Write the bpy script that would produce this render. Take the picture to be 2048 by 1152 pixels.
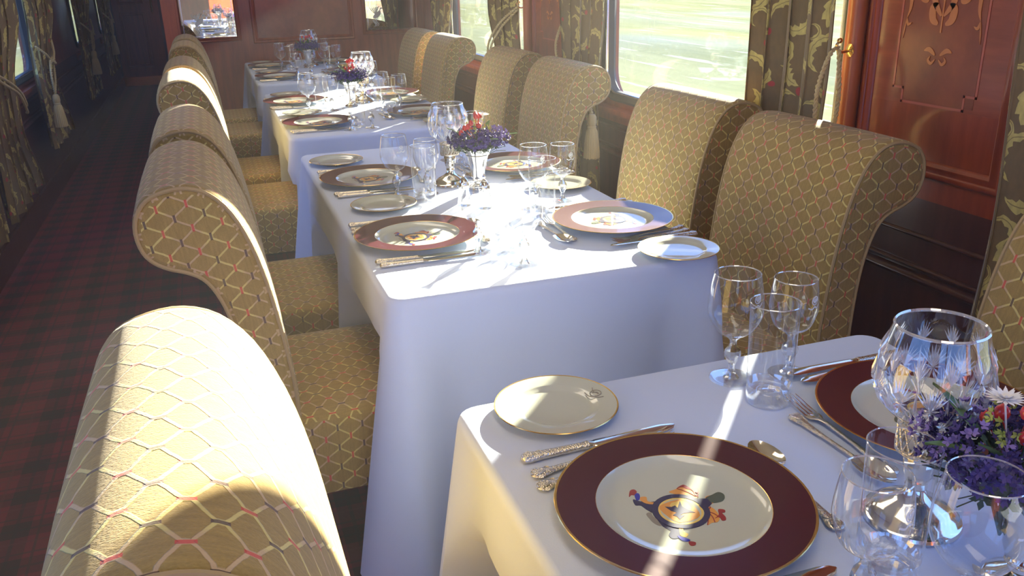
import bpy, bmesh, math, random
from mathutils import Vector, Matrix
random.seed(7)
scn = bpy.context.scene
for o in list(bpy.data.objects): bpy.data.objects.remove(o)
PI = math.pi

# ------------------------------------------------------------------ camera
def make_camera():
    yaw, pitch, roll = math.radians(18.7389), math.radians(20.3925), math.radians(-1.5456)
    cy, sy, cp, sp = math.cos(yaw), math.sin(yaw), math.cos(pitch), math.sin(pitch)
    fwd = Vector((sy*cp, cy*cp, -sp)); right = Vector((cy, -sy, 0)); up = right.cross(fwd)
    cr, sr = math.cos(roll), math.sin(roll)
    r2 = cr*right + sr*up; u2 = -sr*right + cr*up
    cd = bpy.data.cameras.new('camera'); cam = bpy.data.objects.new('camera', cd)
    scn.collection.objects.link(cam)
    cd.sensor_width = 36; cd.lens = 1717.57/2048*36; cd.clip_start = 0.03; cd.clip_end = 500
    m = Matrix((r2, u2, -fwd)).transposed().to_4x4(); m.translation = (0, 0, 1.3625)
    cam.matrix_world = m
    scn.camera = cam
make_camera()

# ------------------------------------------------------------------ light
scn.view_settings.view_transform = 'Standard'; scn.view_settings.look = 'None'
scn.view_settings.exposure = 0.20; scn.view_settings.gamma = 1.0; scn.view_settings.use_curve_mapping = False
w = bpy.data.worlds.new('sky'); scn.world = w; w.use_nodes = True
bg = w.node_tree.nodes['Background']; bg.inputs[0].default_value = (0.21, 0.40, 1.0, 1); bg.inputs[1].default_value = 2.8
sd = bpy.data.lights.new('sun', 'SUN'); sun = bpy.data.objects.new('sun', sd); scn.collection.objects.link(sun)
sd.energy = 42; sd.color = (1.0, 0.90, 0.72); sd.angle = math.radians(0.6)
SAZ = Vector((0.68, 0.734, 0)).normalized(); SEL = math.atan(0.29)
sv = Vector((SAZ.x*math.cos(SEL), SAZ.y*math.cos(SEL), math.sin(SEL)))
sun.rotation_euler = (-sv).to_track_quat('-Z', 'Y').to_euler(); sun.location = (6, 8, 5)
def ceiling_fill_light(y, e=3.0):  # unseen warm area lamps, added to brighten the interior
    ld = bpy.data.lights.new('ceiling_fill_light', 'AREA'); l = bpy.data.objects.new('ceiling_fill_light', ld)
    scn.collection.objects.link(l); ld.shape = 'RECTANGLE'; ld.size = 0.5; ld.size_y = 1.6; ld.energy = e
    ld.color = (1.0, 0.86, 0.68); l.location = (0.35, y, 2.235)
for y in (0.3, 2.95, 5.6): ceiling_fill_light(y)
ceiling_fill_light(10.0, 0.8)

cy_ = scn.cycles
cy_.use_denoising = True; cy_.max_bounces = 12; cy_.transparent_max_bounces = 40; cy_.transmission_bounces = 12; cy_.glossy_bounces = 5; cy_.diffuse_bounces = 5
cy_.sample_clamp_indirect = 12; cy_.caustics_reflective = True; cy_.caustics_refractive = False; cy_.blur_glossy = 0.3

# ------------------------------------------------------------------ node maths
class S:
    nt = None
    def __init__(s, k): s.k = k
    def _m(a, op, b=None, c=None):
        n = S.nt.nodes.new('ShaderNodeMath'); n.operation = op
        for i, v in enumerate((a, b, c)):
            if v is None: continue
            if isinstance(v, S): S.nt.links.new(v.k, n.inputs[i])
            else: n.inputs[i].default_value = v
        return S(n.outputs[0])
    def __add__(a, b): return a._m('ADD', b)
    __radd__ = __add__
    def __sub__(a, b): return a._m('SUBTRACT', b)
    def __rsub__(a, b): return S._m(b, 'SUBTRACT', a)
    def __mul__(a, b): return a._m('MULTIPLY', b)
    __rmul__ = __mul__
    def __truediv__(a, b): return a._m('DIVIDE', b)
    def lt(a, b): return a._m('LESS_THAN', b)
    def gt(a, b): return a._m('GREATER_THAN', b)
    def pp(a): return a._m('PINGPONG', 1.0)
    def frac(a): return a._m('FRACT')
    def floor(a): return a._m('FLOOR')
    def abs(a): return a._m('ABSOLUTE')
    def sqrt(a): return a._m('SQRT')
    def sin(a): return a._m('SINE')
    def atan2(a, b): return a._m('ARCTAN2', b)
    def mx(a, b): return a._m('MAXIMUM', b)
    def mn(a, b): return a._m('MINIMUM', b)
    def soft(a, lo, hi):      # 1 below lo, 0 above hi
        n = S.nt.nodes.new('ShaderNodeMapRange'); n.interpolation_type = 'SMOOTHSTEP'
        S.nt.links.new(a.k, n.inputs[0]); n.inputs[1].default_value = lo; n.inputs[2].default_value = hi
        n.inputs[3].default_value = 1; n.inputs[4].default_value = 0
        return S(n.outputs[0])
def coords(kind='Object'):
    t = S.nt.nodes.new('ShaderNodeTexCoord'); sp = S.nt.nodes.new('ShaderNodeSeparateXYZ')
    S.nt.links.new(t.outputs[kind], sp.inputs[0]); return [S(sp.outputs[i]) for i in range(3)], t.outputs[kind]
def noise(vec, scale, detail=3, sc=(1, 1, 1), rough=0.5):
    mp = S.nt.nodes.new('ShaderNodeMapping'); S.nt.links.new(vec, mp.inputs[0]); mp.inputs['Scale'].default_value = sc
    n = S.nt.nodes.new('ShaderNodeTexNoise'); S.nt.links.new(mp.outputs[0], n.inputs['Vector'])
    n.inputs['Scale'].default_value = scale; n.inputs['Detail'].default_value = detail; n.inputs['Roughness'].default_value = rough
    return S(n.outputs[0])
def mixc(f, a, b):
    n = S.nt.nodes.new('ShaderNodeMix'); n.data_type = 'RGBA'
    for i, v in ((0, f), (6, a), (7, b)):
        if isinstance(v, S): S.nt.links.new(v.k, n.inputs[i])
        elif i == 0: n.inputs[0].default_value = v
        else: n.inputs[i].default_value = (*v, 1)
    return S(n.outputs[2])
def bump(h, strength=0.3, dist=0.002):
    n = S.nt.nodes.new('ShaderNodeBump'); n.inputs['Strength'].default_value = strength; n.inputs['Distance'].default_value = dist
    S.nt.links.new(h.k, n.inputs['Height']); return n.outputs[0]
def newmat(name, **kw):
    m = bpy.data.materials.new(name); m.use_nodes = True; S.nt = m.node_tree
    b = m.node_tree.nodes['Principled BSDF']; setp(b, **kw); return m, b
def setp(b, **kw):
    names = dict(col='Base Color', rough='Roughness', metal='Metallic', coat='Coat Weight', crough='Coat Roughness', spec='Specular IOR Level',
                 ior='IOR', trans='Transmission Weight', sheen='Sheen Weight', alpha='Alpha', normal='Normal', emis='Emission Color', es='Emission Strength', sss='Subsurface Weight', aniso='Anisotropic')
    for k, v in kw.items():
        i = b.inputs[names[k]]
        if isinstance(v, S): S.nt.links.new(v.k, i)
        elif isinstance(v, bpy.types.NodeSocket): S.nt.links.new(v, i)
        elif isinstance(v, tuple) and len(v) == 3: i.default_value = (*v, 1)
        else: i.default_value = v
M = {}
# woven upholstery: paired zigzag lines that meet at red and dark ticks (UV in metres)
def fabric(name, base, line, red, dark, lw=0.13):
    m, b = newmat(name, rough=0.85, sheen=0.25, spec=0.2)
    (u, v, _), vec = coords('UV')
    wob = noise(vec, 60, 2)*0.16 - 0.08
    p = (u/0.0272).pp(); t = (v*(2/0.0485)).pp()
    tc = ((t - 0.12)/0.76).mx(0.0).mn(1.0)
    d = (p*0.86 + 0.07 - tc*0.86 - 0.07 + wob).abs()
    ln = d.soft(lw*0.55, lw); alt = ((u/0.0544 + 0.25).pp()*6.0 - 2.5).mx(0.0).mn(1.0)
    even = p.lt(0.085)*t.lt(0.31); odd = p.gt(0.915)*t.gt(0.69)
    weave = noise(vec, 900, 2, (1, 0.35, 1)); slub = noise(vec, 220, 3, (1, 0.15, 1))
    f = (weave*0.9 + slub*1.1 - 0.65).mx(0.0).mn(1.0)
    c = mixc(f, tuple(x*0.72 for x in base), tuple(min(1, x*1.22) for x in base))
    c = mixc(ln*0.8, c, mixc(alt, line, (0.62, 0.44, 0.25))); c = mixc(even*0.85, c, red); c = mixc(odd*0.85, c, dark)
    h = weave*0.5 + ln*0.8 + slub*0.3
    setp(b, col=c, normal=bump(h, 0.7, 0.0016)); M[name] = m
fabric('upholstery', (0.40, 0.270, 0.080), (0.74, 0.62, 0.22), (0.62, 0.07, 0.06), (0.09, 0.05, 0.05), 0.14)
simple_pipe, b = newmat('piping_cord', col=(0.42, 0.30, 0.14), rough=0.85); M['piping_cord'] = simple_pipe
# white linen
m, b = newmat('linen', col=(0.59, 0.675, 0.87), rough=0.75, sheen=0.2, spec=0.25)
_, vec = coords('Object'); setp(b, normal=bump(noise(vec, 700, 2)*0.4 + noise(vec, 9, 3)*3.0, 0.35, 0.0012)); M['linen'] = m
# mahogany
def wood(name, c1, c2, grain=(1, 1, 0.12), sc=28, rough=0.34, coat=0.42, cr=0.12):
    m, b = newmat(name, rough=rough, coat=coat, crough=cr)
    _, vec = coords('Object'); g = noise(vec, sc, 5, grain, 0.62); g2 = noise(vec, 3.0, 2, (1, 1, 0.4))
    setp(b, col=mixc((g*1.5 - 0.35 + g2*0.6 - 0.3).mx(0.0).mn(1.0), c1, c2), normal=bump(g, 0.05, 0.001)); M[name] = m
wood('mahogany', (0.20, 0.030, 0.010), (0.46, 0.088, 0.026))
wood('mahogany_crossband', (0.20, 0.034, 0.014), (0.44, 0.090, 0.033), (1, 0.10, 1), 34)
wood('mahogany_sunlit', (0.36, 0.085, 0.025), (0.58, 0.17, 0.05))  # orange sunlight glow put into the wood colour
wood('mahogany_dark', (0.075, 0.022, 0.016), (0.15, 0.046, 0.027), rough=0.4, coat=0.6, cr=0.2)
wood('burr_veneer', (0.16, 0.026, 0.012), (0.38, 0.082, 0.026), (1, 1, 0.8), 12)
wood('inlay_wood', (0.50, 0.15, 0.04), (0.66, 0.24, 0.07), rough=0.4)
wood('inlay_line', (0.45, 0.10, 0.06), (0.52, 0.13, 0.08), rough=0.4)
def simple(name, **kw):
    m, b = newmat(name, **kw); M[name] = m; return m
simple('silver', col=(0.86, 0.82, 0.74), metal=1.0, rough=0.10)
simple('silver_chased', col=(0.80, 0.74, 0.62), metal=1.0, rough=0.2)
_, vec = coords('Object'); setp(M['silver_chased'].node_tree.nodes['Principled BSDF'], normal=bump(noise(vec, 380, 2), 0.9, 0.0015))
simple('brass', col=(0.95, 0.66, 0.25), metal=1.0, rough=0.18)
simple('chrome', col=(0.75, 0.78, 0.82), metal=1.0, rough=0.15)
simple('black_rubber', col=(0.02, 0.022, 0.028), rough=0.45)
simple('maroon_glaze', col=(0.070, 0.004, 0.009), rough=0.30, coat=0.45, crough=0.03)
simple('porcelain', col=(0.58, 0.61, 0.51), rough=0.16, coat=1.0, crough=0.03)
simple('gold_line', col=(0.90, 0.62, 0.22), metal=1.0, rough=0.22)
simple('mirror_glass', col=(0.92, 0.93, 0.92), metal=1.0, rough=0.01)
simple('etched', col=(0.80, 0.82, 0.78), rough=0.6)
simple('cream_ceiling', col=(0.72, 0.66, 0.55), rough=0.6)
simple('tassel_thread', col=(0.62, 0.50, 0.24), rough=0.8, sheen=0.4)
_, vec = coords('Object'); setp(M['tassel_thread'].node_tree.nodes['Principled BSDF'], normal=bump(noise(vec, 500, 2, (1, 1, 0.05)), 0.8, 0.002))
simple('green_leaf', col=(0.10, 0.19, 0.045), rough=0.5)
simple('dark_leaf', col=(0.035, 0.07, 0.04), rough=0.5)
simple('red_berry', col=(0.62, 0.03, 0.035), rough=0.22, coat=0.6)
simple('purple_petal', col=(0.055, 0.035, 0.19), rough=0.6)
simple('lilac_petal', col=(0.24, 0.17, 0.42), rough=0.6)
simple('white_petal', col=(0.88, 0.86, 0.82), rough=0.6)
simple('yellow_green', col=(0.45, 0.50, 0.10), rough=0.5)
simple('crest_gold', col=(0.80, 0.36, 0.06), rough=0.35, coat=0.8)
simple('crest_yellow', col=(0.86, 0.62, 0.14), rough=0.35, coat=0.8)
simple('crest_navy', col=(0.035, 0.03, 0.085), rough=0.35, coat=0.8)
simple('crest_blue', col=(0.03, 0.03, 0.42), rough=0.35, coat=0.8)
simple('crest_red', col=(0.35, 0.035, 0.03), rough=0.35, coat=0.8)
simple('crest_green', col=(0.10, 0.13, 0.08), rough=0.35, coat=0.8)
simple('crest_grey', col=(0.28, 0.25, 0.20), rough=0.35, coat=0.8)
simple('wax', col=(0.85, 0.8, 0.7), rough=0.5, sss=0.2)
simple('fill_diffuser', col=(0.9, 0.85, 0.75), emis=(1.0, 0.86, 0.68), es=1.5)  # glowing face of the added ceiling fill fixtures
# glass: thin blown walls let light straight through, with reflections that grow towards the edge
def thin_glass(name, tint=(0.97, 0.985, 1.0), edge=0.75, base=0.05, rough=0.0, frost=0.0):
    m = bpy.data.materials.new(name); m.use_nodes = True; nt = m.node_tree; S.nt = nt; nt.nodes.clear()
    out = nt.nodes.new('ShaderNodeOutputMaterial'); tr = nt.nodes.new('ShaderNodeBsdfTransparent'); gl = nt.nodes.new('ShaderNodeBsdfGlossy')
    tr.inputs[0].default_value = (*tint, 1); gl.inputs['Roughness'].default_value = rough; gl.inputs[0].default_value = (1, 1, 1, 1)
    lw = nt.nodes.new('ShaderNodeLayerWeight'); lw.inputs[0].default_value = 0.5
    f = S(lw.outputs['Facing']); f = (f*f*f)*edge + base
    mx = nt.nodes.new('ShaderNodeMixShader'); nt.links.new(f.k, mx.inputs[0]); nt.links.new(tr.outputs[0], mx.inputs[1]); nt.links.new(gl.outputs[0], mx.inputs[2])
    last = mx
    if frost:
        df = nt.nodes.new('ShaderNodeBsdfDiffuse'); df.inputs[0].default_value = (0.9, 0.92, 0.95, 1)
        m2 = nt.nodes.new('ShaderNodeMixShader'); m2.inputs[0].default_value = frost
        nt.links.new(mx.outputs[0], m2.inputs[1]); nt.links.new(df.outputs[0], m2.inputs[2]); last = m2
    nt.links.new(last.outputs[0], out.inputs[0]); M[name] = m
thin_glass('glass_wall', edge=0.85, base=0.05)
thin_glass('window_glass', tint=(0.98, 1.0, 0.98), edge=0.5, base=0.03)
thin_glass('glass_rim', edge=0.5, base=0.45, frost=.15)
thin_glass('cut_glass', edge=0.85, base=0.12)
thin_glass('cut_frost', edge=0.5, base=0.55, rough=0.04, frost=0.30)
thin_glass('engraving', edge=0.3, base=0.2, rough=0.3, frost=0.45)
def thick_glass(name, through=0.3):
    m = bpy.data.materials.new(name); m.use_nodes = True; nt = m.node_tree; nt.nodes.clear()
    out = nt.nodes.new('ShaderNodeOutputMaterial'); tr = nt.nodes.new('ShaderNodeBsdfTransparent'); gl = nt.nodes.new('ShaderNodeBsdfGlass')
    gl.inputs['IOR'].default_value = 1.5; gl.inputs['Roughness'].default_value = 0.0; gl.inputs[0].default_value = (0.97, 0.99, 1, 1)
    mx = nt.nodes.new('ShaderNodeMixShader'); mx.inputs[0].default_value = through
    nt.links.new(gl.outputs[0], mx.inputs[1]); nt.links.new(tr.outputs[0], mx.inputs[2]); nt.links.new(mx.outputs[0], out.inputs[0]); M[name] = m
thick_glass('thick_glass', 0.40)
thin_glass('glass_base', edge=0.8, base=0.24)
# tartan carpet
m, b = newmat('tartan_carpet', rough=0.95, sheen=0.15, spec=0.1)
(x, y, z), vec = coords('Object')
def stripes(c, per):
    a = (c/per).frac(); wide = a.lt(0.42); n1 = (a - 0.55).abs().lt(0.02); n2 = (a - 0.85).abs().lt(0.025); n3 = (a-0.21).abs().lt(0.03)
    return wide, (n1 + n3).mn(1.0), n2
wx, tx, rx = stripes(x, 0.17); wy, ty, ry = stripes(y, 0.17)
c = mixc((wx + wy)*0.5, (0.21, 0.012, 0.026), (0.052, 0.015, 0.020))
c = mixc((tx + ty).mn(1.0)*0.55, c, (0.03, 0.02, 0.024)); c = mixc((rx + ry).mn(1.0)*0.5, c, (0.15, 0.025, 0.033))
c = mixc(noise(vec, 400, 2)*0.35, c, (0.02, 0.012, 0.015)); setp(b, col=c); M['tartan_carpet'] = m
# curtain brocade: scrolling leaves on olive brown, UV in metres
m, b = newmat('brocade', rough=0.6, sheen=0.3, spec=0.35)
(u, v, _), vec = coords('UV')
wn = noise(vec, 26, 3)*0.018 - 0.009
def tile(per_u=0.25, per_v=0.33):
    cu = (u/per_u); half = cu.floor()*0.5
    return (cu + wn*2).frac()*per_u, ((v/per_v) + half + wn*2).frac()*per_v
TU, TV = tile()
def leaf(cx, cy, R0, mid, half, W, n, twist=60):     # lobed leaf bent along an arc, with a midrib
    mid, half = math.radians(mid), math.radians(half); fu, fv = TU - cx, TV - cy
    ru = fu*math.cos(mid) + fv*math.sin(mid); rv = fv*math.cos(mid) - fu*math.sin(mid)
    d = (ru*ru + rv*rv).sqrt() - R0; s_ = ((rv.atan2(ru)/half + 1)*0.5).mx(0.0).mn(1.0)
    w_ = (s_*PI).sin()*(((s_*n + d*twist).pp())*0.55 + 0.6)*W
    return d.abs().lt(w_), d.abs().lt(0.0011)*(s_*PI).sin().gt(0.35)
fl = rib = None
for a in ((0.070, 0.215, 0.048, 100, 105, 0.014, 13), (0.120, 0.245, 0.055, -20, 62, 0.021, 11), (0.075, 0.120, 0.045, 200, 85, 0.019, 11), (0.165, 0.120, 0.052, 30, 95, 0.015, 13),
          (0.155, 0.060, 0.042, 250, 80, 0.017, 9), (0.195, 0.285, 0.034, 150, 110, 0.011, 9), (0.045, 0.045, 0.028, 60, 130, 0.007, 7), (0.215, 0.185, 0.020, 200, 140, 0.006, 5)):
    k, r_ = leaf(*a); fl = k if fl is None else fl.mx(k); rib = r_ if rib is None else rib.mx(r_)
small = None
for (x_, y_, r_) in ((0.125, 0.175, 0.011), (0.02, 0.30, 0.009), (0.105, 0.02, 0.009)):
    k = ((TU - x_)*(TU - x_) + (TV - y_)*(TV - y_)).sqrt().lt(r_); small = k if small is None else small.mx(k)
fl = fl*(rib*(-0.75) + 1.0)
vein = noise(vec, 90, 3, (1, 0.4, 1))
c = mixc(vein, (0.15, 0.10, 0.040), (0.25, 0.165, 0.062))
c = mixc((noise(vec, 9, 3)*4.0 - 2.0).mx(0.0).mn(1.0)*0.35, c, (0.11, 0.12, 0.075))
c = mixc(fl*(vein*0.9 + 0.35).mn(1.0), c, (0.66, 0.56, 0.17)); c = mixc(small*0.8, c, (0.50, 0.04, 0.05))
setp(b, col=c, normal=bump(fl + vein*0.4, 0.35, 0.0015)); M['brocade'] = m
# outdoors
m, b = newmat('meadow_grass', rough=1.0, spec=0.0)
_, vec = coords('Object'); g = noise(vec, 1.0, 6, (0.35, 0.03, 1), 0.7); g2 = noise(vec, 0.16, 3, (1, 0.35, 1)); g3 = noise(vec, 4, 4, (1, 0.06, 1))
c = mixc((g*2.2 - 0.6).mx(0.0).mn(1.0), (0.13, 0.145, 0.06), (0.31, 0.31, 0.16)); c = mixc((g2*3 - 1.3).mx(0.0).mn(1.0)*0.7, c, (0.19, 0.22, 0.20))
c = mixc(g3.gt(0.62)*0.4, c, (0.46, 0.45, 0.38))
setp(b, col=c); M['meadow_grass'] = m

# ------------------------------------------------------------------ mesh helpers
class MB:
    def __init__(s): s.v = []; s.f = []; s.uv = {}; s.mi = []; s.cur = 0
    def face(s, idx, uv=None):
        s.f.append(tuple(idx)); s.mi.append(s.cur)
        if uv: s.uv[len(s.f) - 1] = uv
    def box(s, x0, x1, y0, y1, z0, z1):
        n = len(s.v); s.v += [(x, y, z) for z in (z0, z1) for y in (y0, y1) for x in (x0, x1)]
        for q in ((0, 2, 3, 1), (4, 5, 7, 6), (0, 1, 5, 4), (2, 6, 7, 3), (0, 4, 6, 2), (1, 3, 7, 5)): s.face([n + i for i in q])
    def lathe(s, prof, seg=32, c=(0, 0, 0), sx=1, sy=1):
        n = len(s.v); k = len(prof)
        for r, z in prof:
            for j in range(seg):
                a = 2*PI*j/seg; s.v.append((c[0] + max(r, 1e-5)*math.cos(a)*sx, c[1] + max(r, 1e-5)*math.sin(a)*sy, c[2] + z))
        for i in range(k - 1):
            for j in range(seg):
                j2 = (j + 1) % seg; s.face((n + i*seg + j, n + i*seg + j2, n + (i + 1)*seg + j2, n + (i + 1)*seg + j))
    def loft(s, rings, cap=True, uvf=None):
        n = len(s.v); k = len(rings[0])
        for r in rings: s.v += [tuple(p) for p in r]
        for i in range(len(rings) - 1):
            for j in range(k):
                j2 = (j + 1) % k; s.face((n + i*k + j, n + i*k + j2, n + (i + 1)*k + j2, n + (i + 1)*k + j), uvf and [uvf(i, j), uvf(i, j + 1), uvf(i + 1, j + 1), uvf(i + 1, j)])
        if cap:
            s.face(range(n + k - 1, n - 1, -1)); s.face(range(n + (len(rings) - 1)*k, n + len(rings)*k))
    def tube(s, pts, r, seg=8, cap=True):
        pts = [Vector(p) for p in pts]; rings = []; up = None
        for i, p in enumerate(pts):
            t = (pts[min(i + 1, len(pts) - 1)] - pts[max(i - 1, 0)]).normalized()
            if up is None: up = Vector((0, 0, 1)) if abs(t.z) < 0.9 else Vector((1, 0, 0))
            a = t.cross(up).normalized(); b_ = a.cross(t).normalized(); up = b_
            rr = r(i/(len(pts) - 1)) if callable(r) else r
            rings.append([p + a*math.cos(2*PI*j/seg)*rr + b_*math.sin(2*PI*j/seg)*rr for j in range(seg)])
        s.loft(rings, cap)
    def strip(s, secs, seg=10, axis='x'):   # secs: (s, half width, half thickness, centre z, lateral)
        rings = []
        for q, hw, ht, zc, *lat in secs:
            l = lat[0] if lat else 0
            rings.append([(q, l + hw*math.cos(2*PI*j/seg), zc + ht*math.sin(2*PI*j/seg)) for j in range(seg)])
        s.loft(rings)
    def prism(s, poly, z0, z1, fn=None):    # poly in 2D, extruded; fn maps (a, b, h) to xyz
        n = len(s.v); k = len(poly); fn = fn or (lambda a, b_, h: (a, b_, h))
        for h in (z0, z1): s.v += [tuple(fn(a, b_, h)) for a, b_ in poly]
        s.face([n + k + i for i in range(k)]); s.face([n + k - 1 - i for i in range(k)])
        for i in range(k): s.face((n + i, n + (i + 1) % k, n + k + (i + 1) % k, n + k + i))
    def sphere(s, c, r, seg=10, rings=7, sz=1):
        s.lathe([(r*math.sin(PI*i/rings), -r*sz*math.cos(PI*i/rings)) for i in range(rings + 1)], seg, c)
    def build(s, name, mat, parent=None, smooth=True, angle=35, loc=None, rec=True):
        me = bpy.data.meshes.new(name); me.from_pydata(s.v, [], s.f)
        mats = mat if isinstance(mat, (list, tuple)) else [mat]
        for m_ in mats: me.materials.append(M[m_] if isinstance(m_, str) else m_)
        me.polygons.foreach_set('material_index', s.mi)
        if s.uv:
            ul = me.uv_layers.new(name='UVMap')
            for p in me.polygons:
                q = s.uv.get(p.index)
                if q:
                    for li, c_ in zip(p.loop_indices, q): ul.data[li].uv = c_
        if rec:
            bm = bmesh.new(); bm.from_mesh(me); bmesh.ops.recalc_face_normals(bm, faces=bm.faces); bm.to_mesh(me); bm.free()
        if smooth:
            me.polygons.foreach_set('use_smooth', [True]*len(me.polygons)); me.set_sharp_from_angle(angle=math.radians(angle))
        o = bpy.data.objects.new(name, me); scn.collection.objects.link(o); o.parent = parent
        if loc: o.location = loc
        return o
def thing(name, label, cat, loc=(0, 0, 0), rz=0, group=None):
    o = bpy.data.objects.new(name, None); o.empty_display_size = 0.05; scn.collection.objects.link(o)
    o.location = loc; o.rotation_euler = (0, 0, rz); o['label'] = label; o['category'] = cat
    if group: o['group'] = group
    return o
def tag(o, label, cat, group=None, kind=None):
    o['label'] = label; o['category'] = cat
    if group: o['group'] = group
    if kind: o['kind'] = kind
    return o
def struct(o, label=None):
    o['kind'] = 'structure'
    if label: o['label'] = label
    return o
KIDS = {}
def dup(root, loc, rz=0, label=None, group=None):
    kids = lambda o: [c for c in scn.collection.objects if c.parent == o]
    if root.name not in KIDS: KIDS[root.name] = [(c, kids(c)) for c in kids(root)]
    r = root.copy(); scn.collection.objects.link(r); r.location = loc; r.rotation_euler = (0, 0, rz)
    if label: r['label'] = label
    if group: r['group'] = group
    for ch, gs in KIDS[root.name]:
        c_ = ch.copy(); scn.collection.objects.link(c_); c_.parent = r
        for g_ in gs:
            d = g_.copy(); scn.collection.objects.link(d); d.parent = c_
    return r
class Pool:      # first placement moves the source itself, later ones are copies
    def __init__(s, src): s.src = src; s.used = False
    def put(s, loc, rz=0, label=None, group=None):
        if not s.used:
            s.used = True; o = s.src; o.location = loc; o.rotation_euler = (0, 0, rz)
            if label: o['label'] = label
            if group: o['group'] = group
            return o
        return dup(s.src, loc, rz, label, group)
def catmull(pts, n=4, closed=True):
    out = []; k = len(pts)
    for i in range(k if closed else k - 1):
        p0, p1, p2, p3 = (pts[(i + d) % k] if closed else pts[max(0, min(k - 1, i + d))] for d in (-1, 0, 1, 2))
        for j in range(n):
            t = j/n; out.append(tuple(0.5*((2*b_) + (-a + c_)*t + (2*a - 5*b_ + 4*c_ - d)*t*t + (-a + 3*b_ - 3*c_ + d)*t**3) for a, b_, c_, d in zip(p0, p1, p2, p3)))
    if not closed: out.append(tuple(pts[-1]))
    return out

# ------------------------------------------------------------------ the carriage
XR, XL, YN, YF, YE, ZC = 1.75, -1.07, -2.6, 7.22, 12.9, 2.3
XP = -0.24                      # aisle end of the partition
PITCH = 2.65
HOLES_R = [(2.09 + PITCH*k, 3.73 + PITCH*k) for k in (-2, -1, 0, 1)]
HOLES_L = [(5.10 + PITCH*k, 6.62 + PITCH*k) for k in (-3, -2, -1, 0)] + [(8.75, 9.75), (10.95, 11.95)]
ZW0, ZW1, RC = 0.79, 1.86, 0.13
def box_obj(name, *b, mat, parent=None):
    m_ = MB(); m_.box(*b); return m_.build(name, mat, parent, smooth=False)
struct(box_obj('floor', XL - .1, XR + .1, YN, YE + .1, -0.1, 0, mat='tartan_carpet'))
struct(box_obj('ceiling', XL - .1, XR + .1, YN, YE + .1, ZC, ZC + .05, mat='cream_ceiling'))
def side_wall(name, x0, x1, holes, y0, y1):
    m_ = MB(); m_.cur = 1; m_.box(x0, x1, y0, y1, 0, ZW0 - .03); m_.cur = 0; m_.box(x0, x1, y0, y1, ZW0 - .03, ZW0); m_.box(x0, x1, y0, y1, ZW1, ZC)
    ys = [y0] + [q for h in holes for q in h] + [y1]
    for a, b_ in zip(ys[::2], ys[1::2]):
        if b_ > a: m_.box(x0, x1, a, b_, ZW0, ZW1)
    for ha, hb in holes:
        for cy_, sy_ in ((ha, 1), (hb, -1)):
            for cz_, sz_ in ((ZW0, 1), (ZW1, -1)):
                poly = [(cy_, cz_)] + [(cy_ + sy_*RC*(1 - math.cos(PI/2*i/8)), cz_ + sz_*RC*(1 - math.sin(PI/2*i/8))) for i in range(9)]
                m_.prism(poly, x0, x1, lambda a, b2, h: (h, a, b2))
    return struct(m_.build(name, ['mahogany', 'mahogany_dark'], smooth=False))
wr = side_wall('wall_right', XR, XR + .07, HOLES_R, YN, YF)
wl = side_wall('wall_left', XL - .07, XL, HOLES_L, YN, YE)
def rrect(a0, a1, b0, b1, r, n=8):
    out = []
    for cx, cy_, s0 in ((a1 - r, b1 - r, 0), (a0 + r, b1 - r, 1), (a0 + r, b0 + r, 2), (a1 - r, b0 + r, 3)):
        for i in range(n + 1):
            t = PI/2*(s0 + i/n); out.append((cx + r*math.cos(t), cy_ + r*math.sin(t)))
    return out
def window(n, side, h):
    x = XR if side > 0 else XL; m_ = MB(); rings = []
    for off, dx in ((-0.004, 0.0), (-0.004, -0.016), (0.006, -0.020), (0.016, -0.014), (0.030, -0.006), (0.034, 0.03), (0.010, 0.05), (-0.004, 0.05)):
        rings.append([(x + side*dx, a, b_) for a, b_ in rrect(h[0] + off, h[1] - off, ZW0 + off, ZW1 - off, max(0.02, RC - off))])
    rings.append(rings[0]); m_.loft(rings, cap=False)
    o = struct(m_.build('window_%d' % n, 'black_rubber'))
    m_ = MB(); rr = [(0.026, -0.008), (0.030, -0.012), (0.034, -0.008), (0.036, 0.0), (0.026, 0.0)]
    rings = [[(x + side*dx, a, b_) for a, b_ in rrect(h[0] + off, h[1] - off, ZW0 + off, ZW1 - off, RC - off)] for off, dx in rr]
    rings.append(rings[0]); m_.loft(rings, cap=False); m_.build('bright_bead', 'chrome', o)
    m_ = MB(); m_.prism(rrect(h[0] + .025, h[1] - .025, ZW0 + .025, ZW1 - .025, RC - .025), x + side*0.024, x + side*0.028, lambda a, b_, hh: (hh, a, b_))
    m_.build('pane', 'window_glass', o, smooth=False)
for i, h in enumerate(HOLES_R): window(i + 1, 1, h)
for i, h in enumerate(HOLES_L): window(i + 1 + len(HOLES_R), -1, h)
TN = [0]

def trim(m_, mat, **kw):
    TN[0] += 1; return struct(m_.build('trim_%d' % TN[0], mat, **kw))
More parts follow.
